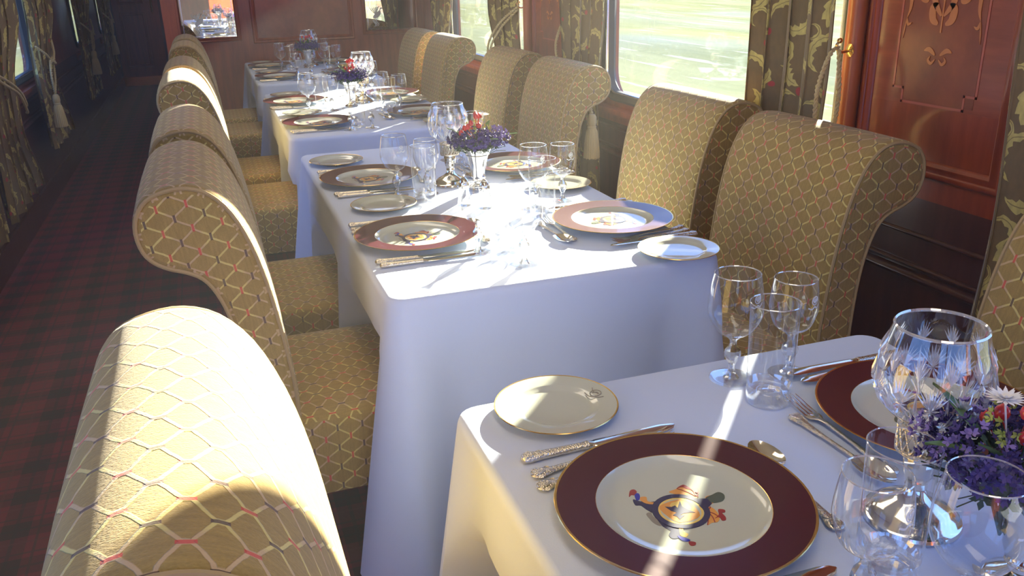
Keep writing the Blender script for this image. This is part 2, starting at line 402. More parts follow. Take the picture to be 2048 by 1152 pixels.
# sills, dado and skirting rails
def rail(x, side, y0, y1, z0, z1, d):     # rounded rail on a side wall
    m_ = MB(); k = 8; zc, hz = (z0 + z1)/2, (z1 - z0)/2
    sec = [(x, z0)] + [(x - side*d*math.cos(PI*(i/k - .5)), zc + hz*math.sin(PI*(i/k - .5))) for i in range(k + 1)] + [(x, z1)]
    m_.loft([[(a, y0, b_) for a, b_ in sec], [(a, y1, b_) for a, b_ in sec]]); return m_
for h in HOLES_R:
    m_ = MB(); m_.box(XR - .055, XR + .002, h[0] - .06, h[1] + .06, ZW0 - .052, ZW0 - .030); m_.box(XR - .022, XR, h[0] - .06, h[1] + .06, ZW0 - .095, ZW0 - .052); trim(m_, 'mahogany', smooth=False)
for h in HOLES_L:
    m_ = MB(); m_.box(XL - .002, XL + .055, h[0] - .06, h[1] + .06, ZW0 - .052, ZW0 - .030); m_.box(XL, XL + .022, h[0] - .06, h[1] + .06, ZW0 - .095, ZW0 - .052); trim(m_, 'mahogany', smooth=False)
for x, s_, y1 in ((XR, 1, YF), (XL, -1, YE)):
    trim(rail(x, s_, YN, y1, 0.535, 0.562, 0.022), 'mahogany_dark'); trim(rail(x, s_, YN, y1, 0.57, 0.582, 0.012), 'mahogany_dark')
    trim(rail(x, s_, YN, y1, 0.655, 0.668, 0.010), 'mahogany_dark')
    m_ = MB(); m_.box(*sorted((x, x - s_*.018)), YN, y1, 0, 0.14); o = struct(m_.build('baseboard_' + ('right' if s_ > 0 else 'left'), 'mahogany_dark', smooth=False))
for h in HOLES_R:       # half round fillets beside the windows, sun glow put into their wood colour
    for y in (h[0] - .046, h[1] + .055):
        m_ = MB(); m_.lathe([(.027, ZW0 - .03), (.027, ZC)], 24, (XR - .022, y, 0)); trim(m_, 'mahogany_sunlit')
# moulded frame from a swept section; fn maps (a, b, out) to xyz
def moulding(a0, a1, b0, b1, w_, fn, name='moulding', mat='mahogany', parent=None, d=1.0):
    sec = [(0, 0), (0.0, .006), (.1, .011), (.22, .013), (.34, .010), (.40, .006), (.50, .007), (.62, .012), (.76, .014), (.88, .010), (1.0, .004), (1.0, 0)]
    m_ = MB(); rings = []
    for q, o_ in sec: rings.append([fn(a, b_, o_*d) for a, b_ in ((a0 + q*w_, b0 + q*w_), (a1 - q*w_, b0 + q*w_), (a1 - q*w_, b1 - q*w_), (a0 + q*w_, b1 - q*w_))])
    rings.append(rings[0]); m_.loft(rings, cap=False); return m_.build(name, mat, parent, angle=50)
def lineframe(poly, w_, fn, h0=0.0005, h1=0.0018):    # thin stringing along an open or closed path
    m_ = MB()
    for (a, b_), (c_, d) in zip(poly, poly[1:]):
        L = math.hypot(c_ - a, d - b_); nx, ny = -(d - b_)/L*w_/2, (c_ - a)/L*w_/2; ex, ey = (c_ - a)/L*w_/2, (d - b_)/L*w_/2
        m_.prism([(a + nx - ex, b_ + ny - ey), (c_ + nx + ex, d + ny + ey), (c_ - nx + ex, d - ny + ey), (a - nx - ex, b_ - ny - ey)], h0, h1, fn)
    return m_
def ribbon(m_, pts, wf, fn, h0=0.0006, h1=0.0020):    # tapered leaf or scroll along a curve
    pts = catmull(pts, 6, False); L, R_ = [], []
    for i, p in enumerate(pts):
        a, b_ = pts[max(0, i - 1)], pts[min(len(pts) - 1, i + 1)]; dx, dy = b_[0] - a[0], b_[1] - a[1]; l = math.hypot(dx, dy) or 1
        w_ = wf(i/(len(pts) - 1)); L.append((p[0] - dy/l*w_, p[1] + dx/l*w_)); R_.append((p[0] + dy/l*w_, p[1] - dx/l*w_))
    for i in range(len(pts) - 1): m_.prism([L[i], L[i + 1], R_[i + 1], R_[i]], h0, h1, fn)
leafw = lambda mx_: (lambda t: max(0.0006, mx_*math.sin(PI*min(1, t*0.9 + 0.08))))
def marquetry_motif(cx, cz, s_, fn):
    m_ = MB()
    for sg in (-1, 1):
        g = lambda L: [(cx + sg*a*s_, cz + b_*s_) for a, b_ in L]
        ribbon(m_, g([(0.004, .02), (.03, .055), (.026, .095), (.008, .12)]), leafw(.010*s_), fn)
        ribbon(m_, g([(.012, .0), (.030, .012), (.034, .040), (.018, .05)]), leafw(.011*s_), fn)
        ribbon(m_, g([(.02, .09), (.05, .11), (.078, .095), (.074, .062), (.055, .055), (.052, .072)]), leafw(.007*s_), fn)
        ribbon(m_, g([(.074, .075), (.095, .085), (.108, .070), (.110, .035), (.118, .012)]), leafw(.006*s_), fn)
        ribbon(m_, g([(.118, .012), (.112, -.004), (.100, .000)]), leafw(.004*s_), fn)
        ribbon(m_, g([(.118, .012), (.122, -.015), (.125, -.04)]), leafw(.002*s_), fn)
        ribbon(m_, g([(.02, .125), (.055, .15), (.095, .145), (.1, .118)]), leafw(.008*s_), fn)
        ribbon(m_, g([(.0, .14), (.02, .175), (.05, .19), (.06, .17)]), leafw(.008*s_), fn)
        ribbon(m_, g([(.008, -.075), (.028, -.062), (.045, -.066)]), leafw(.006*s_), fn)
        ribbon(m_, g([(.006, -.085), (.018, -.096), (.028, -.088), (.022, -.078)]), leafw(.004*s_), fn)
    ribbon(m_, [(cx, cz - .02*s_), (cx, cz + .14*s_)], lambda t: .0022*s_, fn)
    return m_
def pier_panel(y0, y1, z0, z1, parent, fancy=True):
    fn = lambda a, b_, o_: (XR - o_, a, b_)
    m_ = MB(); m_.box(XR - .003, XR, y0, y1, z0, z1); root = struct(m_.build('panel', 'mahogany_crossband', parent, smooth=False)); del root['kind']
    root['label'] = 'glossy crossbanded mahogany panel with inlaid border'
    moulding(y0 - .045, y1 + .045, z0 - .045, z1 + .045, .045, fn, parent=root)
    m_ = MB(); m_.box(XR - .0034, XR, y0 + .002, y1 - .002, z0 + .002, z0 + .135); m_.build('lower_band', 'mahogany', root, smooth=False)
    m_ = MB(); m_.box(XR - .0036, XR, y0 + .08, y1 - .08, z0 + .145, z1 - .145); m_.build('burr_field', 'burr_veneer', root, smooth=False)
    a0, a1, b0, b1 = y0 + .075, y1 - .075, z0 + .14, z1 - .14; k = .035
    path = [(a0 + k, b0), (a1 - k, b0), (a1 - k, b0 + k), (a1, b0 + k), (a1, b1 - k), (a1 - k, b1 - k), (a1 - k, b1), (a0 + k, b1), (a0 + k, b1 - k), (a0, b1 - k), (a0, b0 + k), (a0 + k, b0 + k), (a0 + k, b0)]
    lineframe(path, .006, fn, .0030, .0044).build('stringing', 'inlay_line', root, smooth=False)
    marquetry_motif((y0 + y1)/2, z0 + .34, 1.0, lambda a, b_, h: (XR - .0034 - h, a, b_)).build('marquetry', 'inlay_wood', root, smooth=False)
for k in (-1, 0, 1): pier_panel(1.545 + PITCH*k, 1.970 + PITCH*k, 0.865, 1.86, wr)
for k in (-2, -1, 0):     # plainer panels on the aisle wall
    fn = lambda a, b_, o_: (XL + o_, a, b_); yc = 4.54 + PITCH*k
    moulding(yc - .25, yc + .25, 0.82, 1.9, .045, fn, parent=wl)
# partition across the carriage end
m_ = MB(); m_.box(XP, XR, YF, YF + .06, 0, ZC); we = struct(m_.build('wall_end', 'mahogany', smooth=False))
def end_fn(a, b_, o_): return (a, YF - o_, b_)
m_ = MB(); m_.box(XP - .015, XP + .10, YF - .012, YF + .075, 0, ZC); m_.build('pilaster', 'mahogany_sunlit', we, smooth=False)  # warm lit look of the pilaster put into its wood colour
moulding(.38, 1.17, .865, 2.05, .04, end_fn, parent=we)
m_ = MB(); m_.box(.42, 1.13, YF - .004, YF, .905, 2.01); m_.build('panel', 'burr_veneer', we, smooth=False)
def yawed(a, b_, o_):     # the glass hangs slightly out of square
    t = math.radians(1.9); c0 = .065 if a < .7 else 1.465; return (c0 + (a - c0)*math.cos(t), YF - o_ + (a - c0)*math.sin(t) - .007, b_)
def etched_bird(cx, cz, s_, fn):
    m_ = MB(); g = lambda L: [(cx + a*s_, cz + b_*s_) for a, b_ in L]
    ribbon(m_, g([(-.02, 0), (0, .012), (.022, .03), (.03, .05)]), leafw(.016*s_), fn, .0002, .0012)
    ribbon(m_, g([(.03, .05), (.038, .062), (.05, .058)]), leafw(.005*s_), fn, .0002, .0012)
    for q in (-.01, 0, .012): ribbon(m_, g([(q, 0), (q - .012, -.02), (q + .004, -.045), (q - .008, -.06)]), leafw(.003*s_), fn, .0002, .0012)
    for a in range(6): ribbon(m_, g([(.0, .02), (.01*a - .03, .05 + .004*a), (.014*a - .04, .07)]), leafw(.0025*s_), fn, .0002, .0012)
    return m_
for n_, (a0, a1) in enumerate(((-.13, .26), (1.27, 1.66))):
    root = MB(); root.prism([(a0, .925), (a1, .925), (a1, 2.0), (a0, 2.0)], 0.002, 0.006, lambda a, b_, h: yawed(a, b_, h))
    r_ = root.build('wall_mirror', 'mirror_glass', smooth=False)
    tag(r_, ('etched mirror beside the aisle on the end partition' if n_ == 0 else 'etched mirror by the windows on the end partition'), 'mirror', 'framed mirrors on the end partition')
    moulding(a0 - .035, a1 + .035, .89, 2.035, .035, end_fn, name='frame', parent=r_)
    m_ = lineframe([(a0 + .012, .937), (a1 - .012, .937), (a1 - .012, 1.99), (a0 + .012, 1.99), (a0 + .012, .937)], .006, lambda a, b_, h: yawed(a, b_, .006 + h), .0, .0006)
    m_.build('bevel', 'chrome', r_, smooth=False)
    etched_bird(a0 + (.12 if n_ == 0 else .08), 1.02, 1.15, lambda a, b_, h: yawed(a, b_, .006 + h)).build('etching', 'etched', r_, smooth=False)
# carriage end behind the photographer: panelling below, wide glazing added above for sky fill
m_ = MB(); m_.box(XL, XR, YN - .06, YN, 0, 1.2); m_.box(XL, XR, YN - .06, YN, 2.1, ZC); m_.box(XL, XL + .12, YN - .06, YN, 1.2, 2.1); m_.box(XR - .12, XR, YN - .06, YN, 1.2, 2.1); wn_ = struct(m_.build('wall_near', 'mahogany', smooth=False))
m_ = MB(); m_.box(XL + .12, XR - .12, YN - .035, YN - .03, 1.2, 2.1); m_.build('pane', 'window_glass', wn_, smooth=False)
# vestibule beyond the aisle: cross wall with a door
m_ = MB(); m_.box(XL, XR, YE, YE + .06, 0, ZC); struct(m_.build('wall_back', 'mahogany_dark', smooth=False))
m_ = MB(); m_.box(XP + .55, XP + .6, YF + .06, YE, 0, ZC); struct(m_.build('wall_vestibule', 'mahogany_dark', smooth=False))
m_ = MB(); m_.box(-1.055, -.49, YE - .035, YE - .001, 0.01, 2.05); dr = struct(m_.build('door_1', 'mahogany', smooth=False))
moulding(-.98, -.66, .25, .95, .04, lambda a, b_, o_: (a, YE - .035 - o_, b_), parent=dr); moulding(-.98, -.66, 1.05, 1.95, .04, lambda a, b_, o_: (a, YE - .035 - o_, b_), parent=dr)
m_ = MB(); m_.tube([(-.57, YE - .04, .93), (-.57, YE - .085, .95), (-.57, YE - .09, 1.02), (-.57, YE - .085, 1.10), (-.57, YE - .04, 1.12)], .014); m_.build('door_handle', 'brass', dr)
m_ = MB(); m_.box(-1.055, -.49, YE - .042, YE - .034, 0.01, 0.12); m_.build('kick_plate', 'brass', dr, smooth=False)
# ceiling fixtures added as warm fill, unseen above the frame
for y in (0.3, 2.95, 5.6, 10.0):
    lt = thing('ceiling_fill', 'long unseen fill light added above the dining tables', 'ceiling light', (0.35, y, ZC), 0, 'added ceiling fill lights')
    m_ = MB(); m_.box(-.27, .27, -.84, .84, -.05, 0); m_.build('frame', 'brass', lt, smooth=False)
    m_ = MB(); m_.box(-.24, .24, -.8, .8, -.056, -.05); m_.build('diffuser', 'fill_diffuser', lt, smooth=False)

# ------------------------------------------------------------------ outside
m_ = MB(); nx, ny = 24, 30
for j in range(ny + 1):
    for i in range(nx + 1):
        x = XR + 1.2 + (i/nx)**2*150; y = -60 + 260*j/ny; z = -1.5 + 0.9*math.sin(min(1, (x - 3)/26)*PI)*0.6 + max(0, x - 45)*0.035
        m_.v.append((x, y, z + 0.15*math.sin(x*.3 + y*.17)))
for j in range(ny):
    for i in range(nx): n = j*(nx + 1) + i; m_.face((n, n + 1, n + nx + 2, n + nx + 1))
struct(m_.build('ground_meadow', 'meadow_grass'))
m_ = MB()
for j in range(ny + 1):
    for i in range(9): m_.v.append((XL - 1.0 - i*7, -40 + 200*j/ny, -1.5 + 0.25*i))
for j in range(ny):
    for i in range(8): n = j*9 + i; m_.face((n, n + 1, n + 10, n + 9))
struct(m_.build('ground_verge', 'meadow_grass'))

# ------------------------------------------------------------------ scroll back chairs
PROF = [(.098, .46), (.098, .54), (.092, .61), (.083, .69), (.068, .785), (.047, .87), (.018, .938), (-.018, .980), (-.058, .997), (-.100, .995), (-.137, .980), (-.160, .950), (-.167, .912),
        (-.160, .875), (-.142, .850), (-.115, .833), (-.086, .822), (-.060, .806), (-.040, .775), (-.022, .72), (-.010, .64), (-.004, .54), (0, .40), (.0, .26), (.098, .26)]
def make_chair(name, W, label):
    t = thing(name, label, 'chair')
    pr = catmull(PROF[:-2], 3, False) + [PROF[-2], PROF[-1]]
    n = len(pr); arc = [0]
    for i in range(n): a, b_ = pr[i], pr[(i + 1) % n]; arc.append(arc[-1] + math.hypot(a[0] - b_[0], a[1] - b_[1]))
    def inset(d):
        out = []
        for i in range(n):
            a, b_ = pr[i - 1], pr[(i + 1) % n]; tx, tz = b_[0] - a[0], b_[1] - a[1]; l = math.hypot(tx, tz); out.append((pr[i][0] - tz/l*d, pr[i][1] + tx/l*d))
        return out
    m_ = MB(); secs = [(-W/2, .016), (-W/2 + .003, .007), (-W/2 + .010, .001), (-W/2 + .02, 0), (-W/6, -.002), (W/6, -.002), (W/2 - .02, 0), (W/2 - .010, .001), (W/2 - .003, .007), (W/2, .016)]
    rings = [[(x, y, z) for x, z in inset(d)] for y, d in secs]
    m_.loft(rings, cap=False, uvf=lambda i, j: (secs[i][0] + .5, arc[j]))
    # end cheeks with planar fabric, cut tilted like the back
    for y, rg in ((-W/2, rings[0]), (W/2, rings[-1])):
        k0 = len(m_.v); m_.v += [tuple(p) for p in rg]; ca, sa = math.cos(.12), math.sin(.12)
        uv = [(.33 + x*ca + z*sa, .2 - x*sa + z*ca) for x, _, z in rg]
        m_.face(list(range(k0, k0 + n)), uv)
    bk = m_.build('backrest', 'upholstery', t, angle=50)
    for s_ in (-1, 1):       # piping round each cheek
        rg = inset(.006)[:-2]; p_ = MB(); p_.tube([(x, s_*(W/2 - .002), z) for x, z in rg], .0042, 6); p_.build('piping', 'piping_cord', t)
    m_ = MB(); x0, x1, z0, z1 = .05, .42, .27, .462; rings = []
    for q, ins in ((z0, .004), (z0 + .01, 0), (z1 - .03, 0), (z1 - .010, .004), (z1 - .003, .012), (z1 + .002, .03), (z1 + .010, .08), (z1 + .014, .18)):
        rings.append([(a, b_, q) for a, b_ in rrect(x0 + ins, x1 - ins, -W/2 + .005 + ins, W/2 - .005 - ins, max(.004, .04 - ins*.2), 5)])
    m_.loft(rings, cap=True)
    for fi, f in enumerate(m_.f):
        P_ = [m_.v[i] for i in f]
        nz = max(p[2] for p in P_) - min(p[2] for p in P_); top = min(p[2] for p in P_) > z1 - .012
        if top: m_.uv[fi] = [(p[1] + 1, p[0] + 1) for p in P_]
        else:
            ax = 0 if (max(p[0] for p in P_) - min(p[0] for p in P_)) > (max(p[1] for p in P_) - min(p[1] for p in P_)) else 1
            m_.uv[fi] = [(p[ax] + 1, p[2] + 1) for p in P_]
    m_.build('seat', 'upholstery', t, angle=50)
    for x in (.03, .46):
        for y in (-W/2 + .05, W/2 - .05):
            m_ = MB(); m_.lathe([(0, 0), (.014, 0), (.016, .02), (.022, .20), (.024, .265), (0, .265)], 12, (x, y, 0)); m_.build('leg', 'mahogany_dark', t)
    return t
SEATS = ['nearest', 'second', 'third', 'farthest']
chairL = Pool(make_chair('dining_chair', .52, 'x')); chairR = chairL
GC = 'scroll back dining chairs in the carriage'
# aisle side, near end y of each
LEFT = [(0.515, .52, 'zigzag upholstered scroll back chair filling the bottom left corner of the photo'),
        (1.69, 0, 'aisle side scroll back chair with its whole end cheek showing, behind the closest chair'),
        (2.36, 0, 'zigzag scroll back chair on the aisle side at the far half of the second table'),
        (3.56, 0, 'zigzag scroll back chair on the aisle side at the near half of the third table'),
        (4.22, 0, 'sunlit scroll back chair on the aisle side at the far half of the third table'),
        (5.42, 0, 'scroll back chair on the aisle side at the near half of the farthest table'),
        (6.08, 0, 'scroll back chair on the aisle side nearest the etched mirror')]
for y, _, lab in LEFT: chairL.put((-.006 if y < 3 else -.03, y + .26, 0), 0, lab, GC)
RIGHT = [(0.58, 1.34, 'scroll back chair cut by the right edge of the photo, behind the cut glass lamp'),
         (1.575, 1.415, 'window side scroll back chair standing in front of the marquetry panel'),
         (2.265, 1.45, 'window side scroll back chair with sunlit top, in front of the large window'),
         (3.44, 1.48, 'window side scroll back chair beside the hanging cream tassel'),
         (4.15, 1.47, 'window side scroll back chair at the third table, below the slanting tieback cord'),
         (5.40, 1.47, 'window side scroll back chair at the near half of the farthest table'),
         (6.08, 1.45, 'window side scroll back chair nearest the window side mirror')]
for y, x, lab in RIGHT: 
    o = chairR.put((x, y + .26, -.03), PI, lab, GC)

# ------------------------------------------------------------------ tables and cloths
TABLES = [(-.45, 1.125), (1.605, 3.215), (3.565, 5.06), (5.52, 7.05)]
TX0, TX1, TZ = .285, 1.05, .74
CHAIRS_AT = [(-1, y, y + .52, .42) for y, *_ in LEFT] + [(1, y, y + .52, x - .42) for y, x, _ in RIGHT]
def make_table(y0, y1, k):
    nm = SEATS[k]; t = thing('dining_table', '%s dining table, hidden under its white cloth' % nm, 'table', ((TX0 + TX1)/2, (y0 + y1)/2, 0))
    hw, hl = (TX1 - TX0)/2 - .012, (y1 - y0)/2 - .012
    m_ = MB(); m_.prism(rrect(-hw, hw, -hl, hl, .04), TZ - .035, TZ - .006); m_.build('tabletop', 'mahogany_dark', t, smooth=False)
    for s_ in (-1, 1):
        m_ = MB(); m_.lathe([(0, 0), (.15, 0), (.15, .02), (.05, .05), (.035, .1), (.035, .6), (.06, TZ - .04), (0, TZ - .04)], 20, (0, s_*hl*.6, 0)); m_.build('pedestal', 'mahogany_dark', t)
    # cloth
    base = rrect(TX0, TX1, y0, y1, .035, 6); base = [p for i, p in enumerate(base)]
    pts = []
    for i in range(len(base)):
        a, b_ = base[i], base[(i + 1) % len(base)]; L = math.hypot(a[0] - b_[0], a[1] - b_[1]); q = max(1, int(L/.03))
        pts += [(a[0] + (b_[0] - a[0])*j/q, a[1] + (b_[1] - a[1])*j/q) for j in range(q)]
    n = len(pts); nor = []
    for i in range(n):
        a, b_ = pts[i - 1], pts[(i + 1) % n]; tx, ty = b_[0] - a[0], b_[1] - a[1]; l = math.hypot(tx, ty); nor.append((ty/l, -tx/l))
    cor = [(TX0, y0), (TX0, y1), (TX1, y0), (TX1, y1)]
    rnd = random.Random(k*11 + 3); ph = [rnd.uniform(0, 6) for _ in range(6)]
    m_ = MB(); rings = []
    drops = [0, .002, .006, .012, .02, .04, .08, .13, .18, .24, .30, .36, .42, .48, .54, .60, .63]
    for d in drops:
        r = []
        for i, (p, nn) in enumerate(zip(pts, nor)):
            s_ = i/n*(2*(TX1 - TX0) + 2*(y1 - y0)); dc = min(math.hypot(p[0] - c_[0], p[1] - c_[1]) for c_ in cor)
            dd = max(0, d - .012); f = math.exp(-(dc/.075)**2); g = math.exp(-((dc - .13)/.045)**2)
            out = -.012 + (.012*math.sin(min(1, d/.012)*PI/2)) + .005 + dd*.035
            out += dd*(.15*f - .07*g) + dd*.030*math.sin(s_*11 + ph[0]) * (1 - f) + dd*.016*math.sin(s_*23 + ph[1])
            z = TZ - .012*(1 - math.cos(min(1, d/.012)*PI/2)) - dd*(1 + .05*f)
            push = 0      # the cloth is tucked in over the chair seats
            for (sd, a, b2, xs) in CHAIRS_AT:
                if (sd < 0) == (nn[0] < -.7) and abs(nn[0]) > .7:
                    w_ = max(0, min(1, (p[1] - a + .05)/.05))*max(0, min(1, (b2 + .05 - p[1])/.05)); w_ = w_*w_*(3 - 2*w_)
                    q = max(0, min(1, (d - .16)/.08)); q = q*q*(3 - 2*q); need = (xs - TX0 + .012) if sd < 0 else (TX1 - xs + .012)
                    push = max(push, w_*q*max(0, need))
            out -= push + (out*.9 if push > .02 else 0)*0
            if push > .03: out = min(out, -push*.96)
            if d == 0: z = TZ
            r.append((p[0] + nn[0]*out, p[1] + nn[1]*out, z))
        rings.append(r)
    m_.loft(list(reversed(rings)), cap=False)
    # flat top as concentric rings
    top = rings[0]; cx, cy_ = (TX0 + TX1)/2, (y0 + y1)/2; prev = len(m_.v) - n
    last = [m_.v[prev + j] for j in range(n)]; k0 = len(m_.v)
    m_.v += [(cx + (p[0] - cx)*.9, cy_ + (p[1] - cy_)*.96, TZ) for p in last]
    for j in range(n): m_.face((prev + j, prev + (j + 1) % n, k0 + (j + 1) % n, k0 + j))
    m_.face(range(k0, k0 + n))
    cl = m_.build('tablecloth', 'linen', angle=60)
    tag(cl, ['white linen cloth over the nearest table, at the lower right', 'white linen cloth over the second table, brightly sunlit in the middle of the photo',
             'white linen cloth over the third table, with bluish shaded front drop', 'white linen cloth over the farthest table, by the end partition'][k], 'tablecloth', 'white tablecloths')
for k, (a, b_) in enumerate(TABLES): make_table(a, b_, k)

# ------------------------------------------------------------------ curtains, tiebacks
def make_curtain(x, keys, folds, label, group, amp=.022, seed=1):
    # keys: (z, y0, y1) from the top down; the cloth is gathered in folds between y0 and y1
    rnd = random.Random(seed); N, K = folds*12, []
    zs = [keys[0][0] + (keys[-1][0] - keys[0][0])*i/46 for i in range(47)]
    for z in zs:
        for (za, a0, a1), (zb, b0, b1) in zip(keys, keys[1:]):
            if za >= z >= zb:
                t = (za - z)/(za - zb); t = t*t*(3 - 2*t); K.append((z, a0 + (b0 - a0)*t, a1 + (b1 - a1)*t)); break
        else: K.append((z, keys[-1][1], keys[-1][2]))
    ph = [rnd.uniform(-.5, .5) for _ in range(folds + 1)]; hh = [rnd.uniform(.7, 1.15) for _ in range(folds + 1)]
    m_ = MB(); width = (keys[0][2] - keys[0][1])*2.0
    def pt(i, z, y0, y1, off):
        u = i/N; k = min(folds - 1, int(u*folds)); a = u*folds*2*PI; wob = .25*math.sin(z*3.1 + k)
        yy = y0 + (y1 - y0)*u + math.sin(a*2 + ph[k])*.12*(y1 - y0)/folds
        dx = amp*hh[k]*math.sin(a + wob) * min(1, .35 + abs(y1 - y0)/(width*.30))
        return (x + dx - off, yy, z)
    for off in (0, .004):
        for z, y0, y1 in K: m_.v += [pt(i, z, y0, y1, off) for i in range(N + 1)]
    R_, C_ = len(K), N + 1
    uv = lambda i, r: (i/N*width + .03*seed, K[r][0])
    for s_ in (0, 1):
        b0 = s_*R_*C_
        for r in range(R_ - 1):
            for i in range(N):
                m_.face((b0 + r*C_ + i, b0 + r*C_ + i + 1, b0 + (r + 1)*C_ + i + 1, b0 + (r + 1)*C_ + i), [uv(i, r), uv(i + 1, r), uv(i + 1, r + 1), uv(i, r + 1)])
    b1 = R_*C_
    for r in range(R_ - 1):
        for i in (0, N):
            m_.face((r*C_ + i, (r + 1)*C_ + i, b1 + (r + 1)*C_ + i, b1 + r*C_ + i), [uv(i, r), uv(i, r + 1), uv(i, r + 1), uv(i, r)])
    for r in (0, R_ - 1):
        for i in range(N): m_.face((r*C_ + i, r*C_ + i + 1, b1 + r*C_ + i + 1, b1 + r*C_ + i), [uv(i, r), uv(i + 1, r), uv(i + 1, r), uv(i, r)])
    o = m_.build('curtain', 'brocade', angle=80); return tag(o, label, 'curtain', group)
def rope(m_, pts, r=.0065, n=10):
    pts = [Vector(p) for p in catmull([tuple(p) for p in pts], n, False)]; L = 0; cum = [0]
    for a, b_ in zip(pts, pts[1:]): L += (b_ - a).length; cum.append(L)
    for ph in (0, PI):
        out = []
        M_ = max(8, int(L/.006))
        for q in range(M_ + 1):
            s_ = L*q/M_; i = max(0, min(len(pts) - 2, next((k for k in range(len(cum) - 1) if cum[k + 1] >= s_), len(pts) - 2)))
            t = (s_ - cum[i])/max(1e-9, cum[i + 1] - cum[i]); p = pts[i].lerp(pts[i + 1], t); d = (pts[i + 1] - pts[i]).normalized()
            a = d.cross(Vector((.3, .2, 1))).normalized(); b_ = d.cross(a); an = s_*2*PI/.028 + ph
            out.append(p + (a*math.cos(an) + b_*math.sin(an))*r*.55)
        m_.tube(out, r*.62, 6)
def make_tieback(pts, tassel, label, loops=()):
    t = thing('curtain_tieback', label, 'tieback', tuple(pts[0]), 0, 'corded curtain tiebacks'); o0 = Vector(pts[0])
    m_ = MB(); rope(m_, [Vector(p) - o0 for p in pts])
    for lp in loops: rope(m_, [Vector(p) - o0 for p in lp])
    m_.build('cord', 'tassel_thread', t)
    if tassel:
        c_ = Vector(tassel) - o0; m_ = MB()
        m_.lathe([(0, .0), (.014, -.002), (.021, -.014), (.022, -.040), (.018, -.052), (.021, -.058), (.018, -.064)], 16, c_)
        m_.build('tassel_head', 'tassel_thread', t)
        m_ = MB(); prof = [(.017, -.064), (.024, -.08), (.030, -.12), (.034, -.17), (.035, -.20), (.028, -.203), (0, -.200)]
        n0 = len(m_.v); m_.lathe(prof, 40, c_)
        m_.v = [((x - c_.x)*(1 + .07*(i % 2)) + c_.x, (y - c_.y)*(1 + .07*(i % 2)) + c_.y, z + (.004 if i % 3 else 0)) for i, (x, y, z) in enumerate(m_.v)]
        m_.build('tassel_skirt', 'tassel_thread', t)
    return t
def make_hook(x, y, z, side, label):
    t = thing('curtain_hook', label, 'hook', (x, y, z), 0, 'brass curtain hooks')
    m_ = MB(); m_.lathe([(0, 0), (.016, 0), (.018, .003), (.010, .007), (0, .008)], 16); m_.v = [(-side*b_, a, c_) for a, c_, b_ in m_.v]; m_.build('rose', 'brass', t)
    m_ = MB(); m_.tube([(0, 0, 0), (-side*.03, 0, -.004), (-side*.045, 0, .004), (-side*.048, 0, .018), (-side*.040, 0, .026)], .0045, 8); m_.sphere((-side*.039, 0, .028), .008); m_.build('arm', 'brass', t)
CX = XR - .11
G1 = 'green gold brocade curtains on the window side'; G2 = 'brocade curtains along the aisle side'
make_curtain(CX, [(1.98, 2.035, 2.44), (1.12, 2.03, 2.42), (.80, 2.05, 2.42), (.30, 2.05, 2.43)], 4, 'brocade curtain between the large window and the marquetry panel', G1, seed=3)
make_curtain(XR - .066, [(1.98, 3.50, 4.13), (1.2, 3.60, 4.10), (.90, 3.655, 4.06), (.74, 3.67, 4.02), (.30, 3.64, 4.08)], 4, 'brocade curtain at the far edge of the large window, behind the cream tassel', G1, amp=.018, seed=5)
make_curtain(XR - .066, [(1.98, 4.74, 5.30), (1.15, 4.72, 5.24), (.85, 4.70, 5.10), (.30, 4.72, 5.16)], 4, 'brocade curtain at the near edge of the small far window, crossed by a cord', G1, seed=8)
make_curtain(XR - .066, [(1.98, 6.06, 6.72), (1.2, 6.12, 6.66), (.85, 6.26, 6.60), (.30, 6.2, 6.66)], 4, 'brocade curtain nearest the end partition on the window side', G1, seed=9)
make_curtain(CX, [(1.98, .86, 1.46), (1.2, .92, 1.44), (.80, 1.0, 1.42), (.30, .98, 1.45)], 4, 'brocade curtain with red flower at the right edge of the photo', G1, seed=12)
CL = XL + .11
LC = [([(1.98, 4.55, 5.72), (1.2, 4.5, 5.70), (.86, 4.50, 5.20), (.66, 4.46, 5.15), (.30, 4.42, 5.45)], (4.95, .83), 5, 'brocade curtain hanging loose at the left edge of the photo'),
      ([(1.98, 3.75, 4.42), (.80, 3.80, 4.40), (.28, 3.72, 4.36)], None, 3, 'brocade curtain hem low at the far left edge, in front of the loose one'),
      ([(1.98, 6.05, 7.10), (1.2, 6.02, 6.95), (.93, 5.95, 6.50), (.84, 5.95, 6.42), (.38, 5.95, 6.90)], (6.10, .90), 5, 'brocade curtain just past the left window, tied with a pale tassel cord'),
      ([(1.98, 8.15, 9.5), (1.2, 8.2, 9.4), (.98, 8.3, 8.95), (.88, 8.3, 8.9), (.40, 8.2, 9.2)], (8.55, .93), 5, 'brocade curtain farther down the aisle wall with knotted cord'),
      ([(1.98, 10.1, 11.6), (1.2, 10.15, 11.5), (.98, 10.3, 11.0), (.88, 10.3, 10.95), (.40, 10.2, 11.3)], (10.62, .94), 5, 'brocade curtain farthest down the aisle wall, near the door')]
for k, (keys, _, nf, lab) in enumerate(LC):
    make_curtain(CL, keys, nf, lab, G2, amp=.030, seed=20 + k)
zt = .86
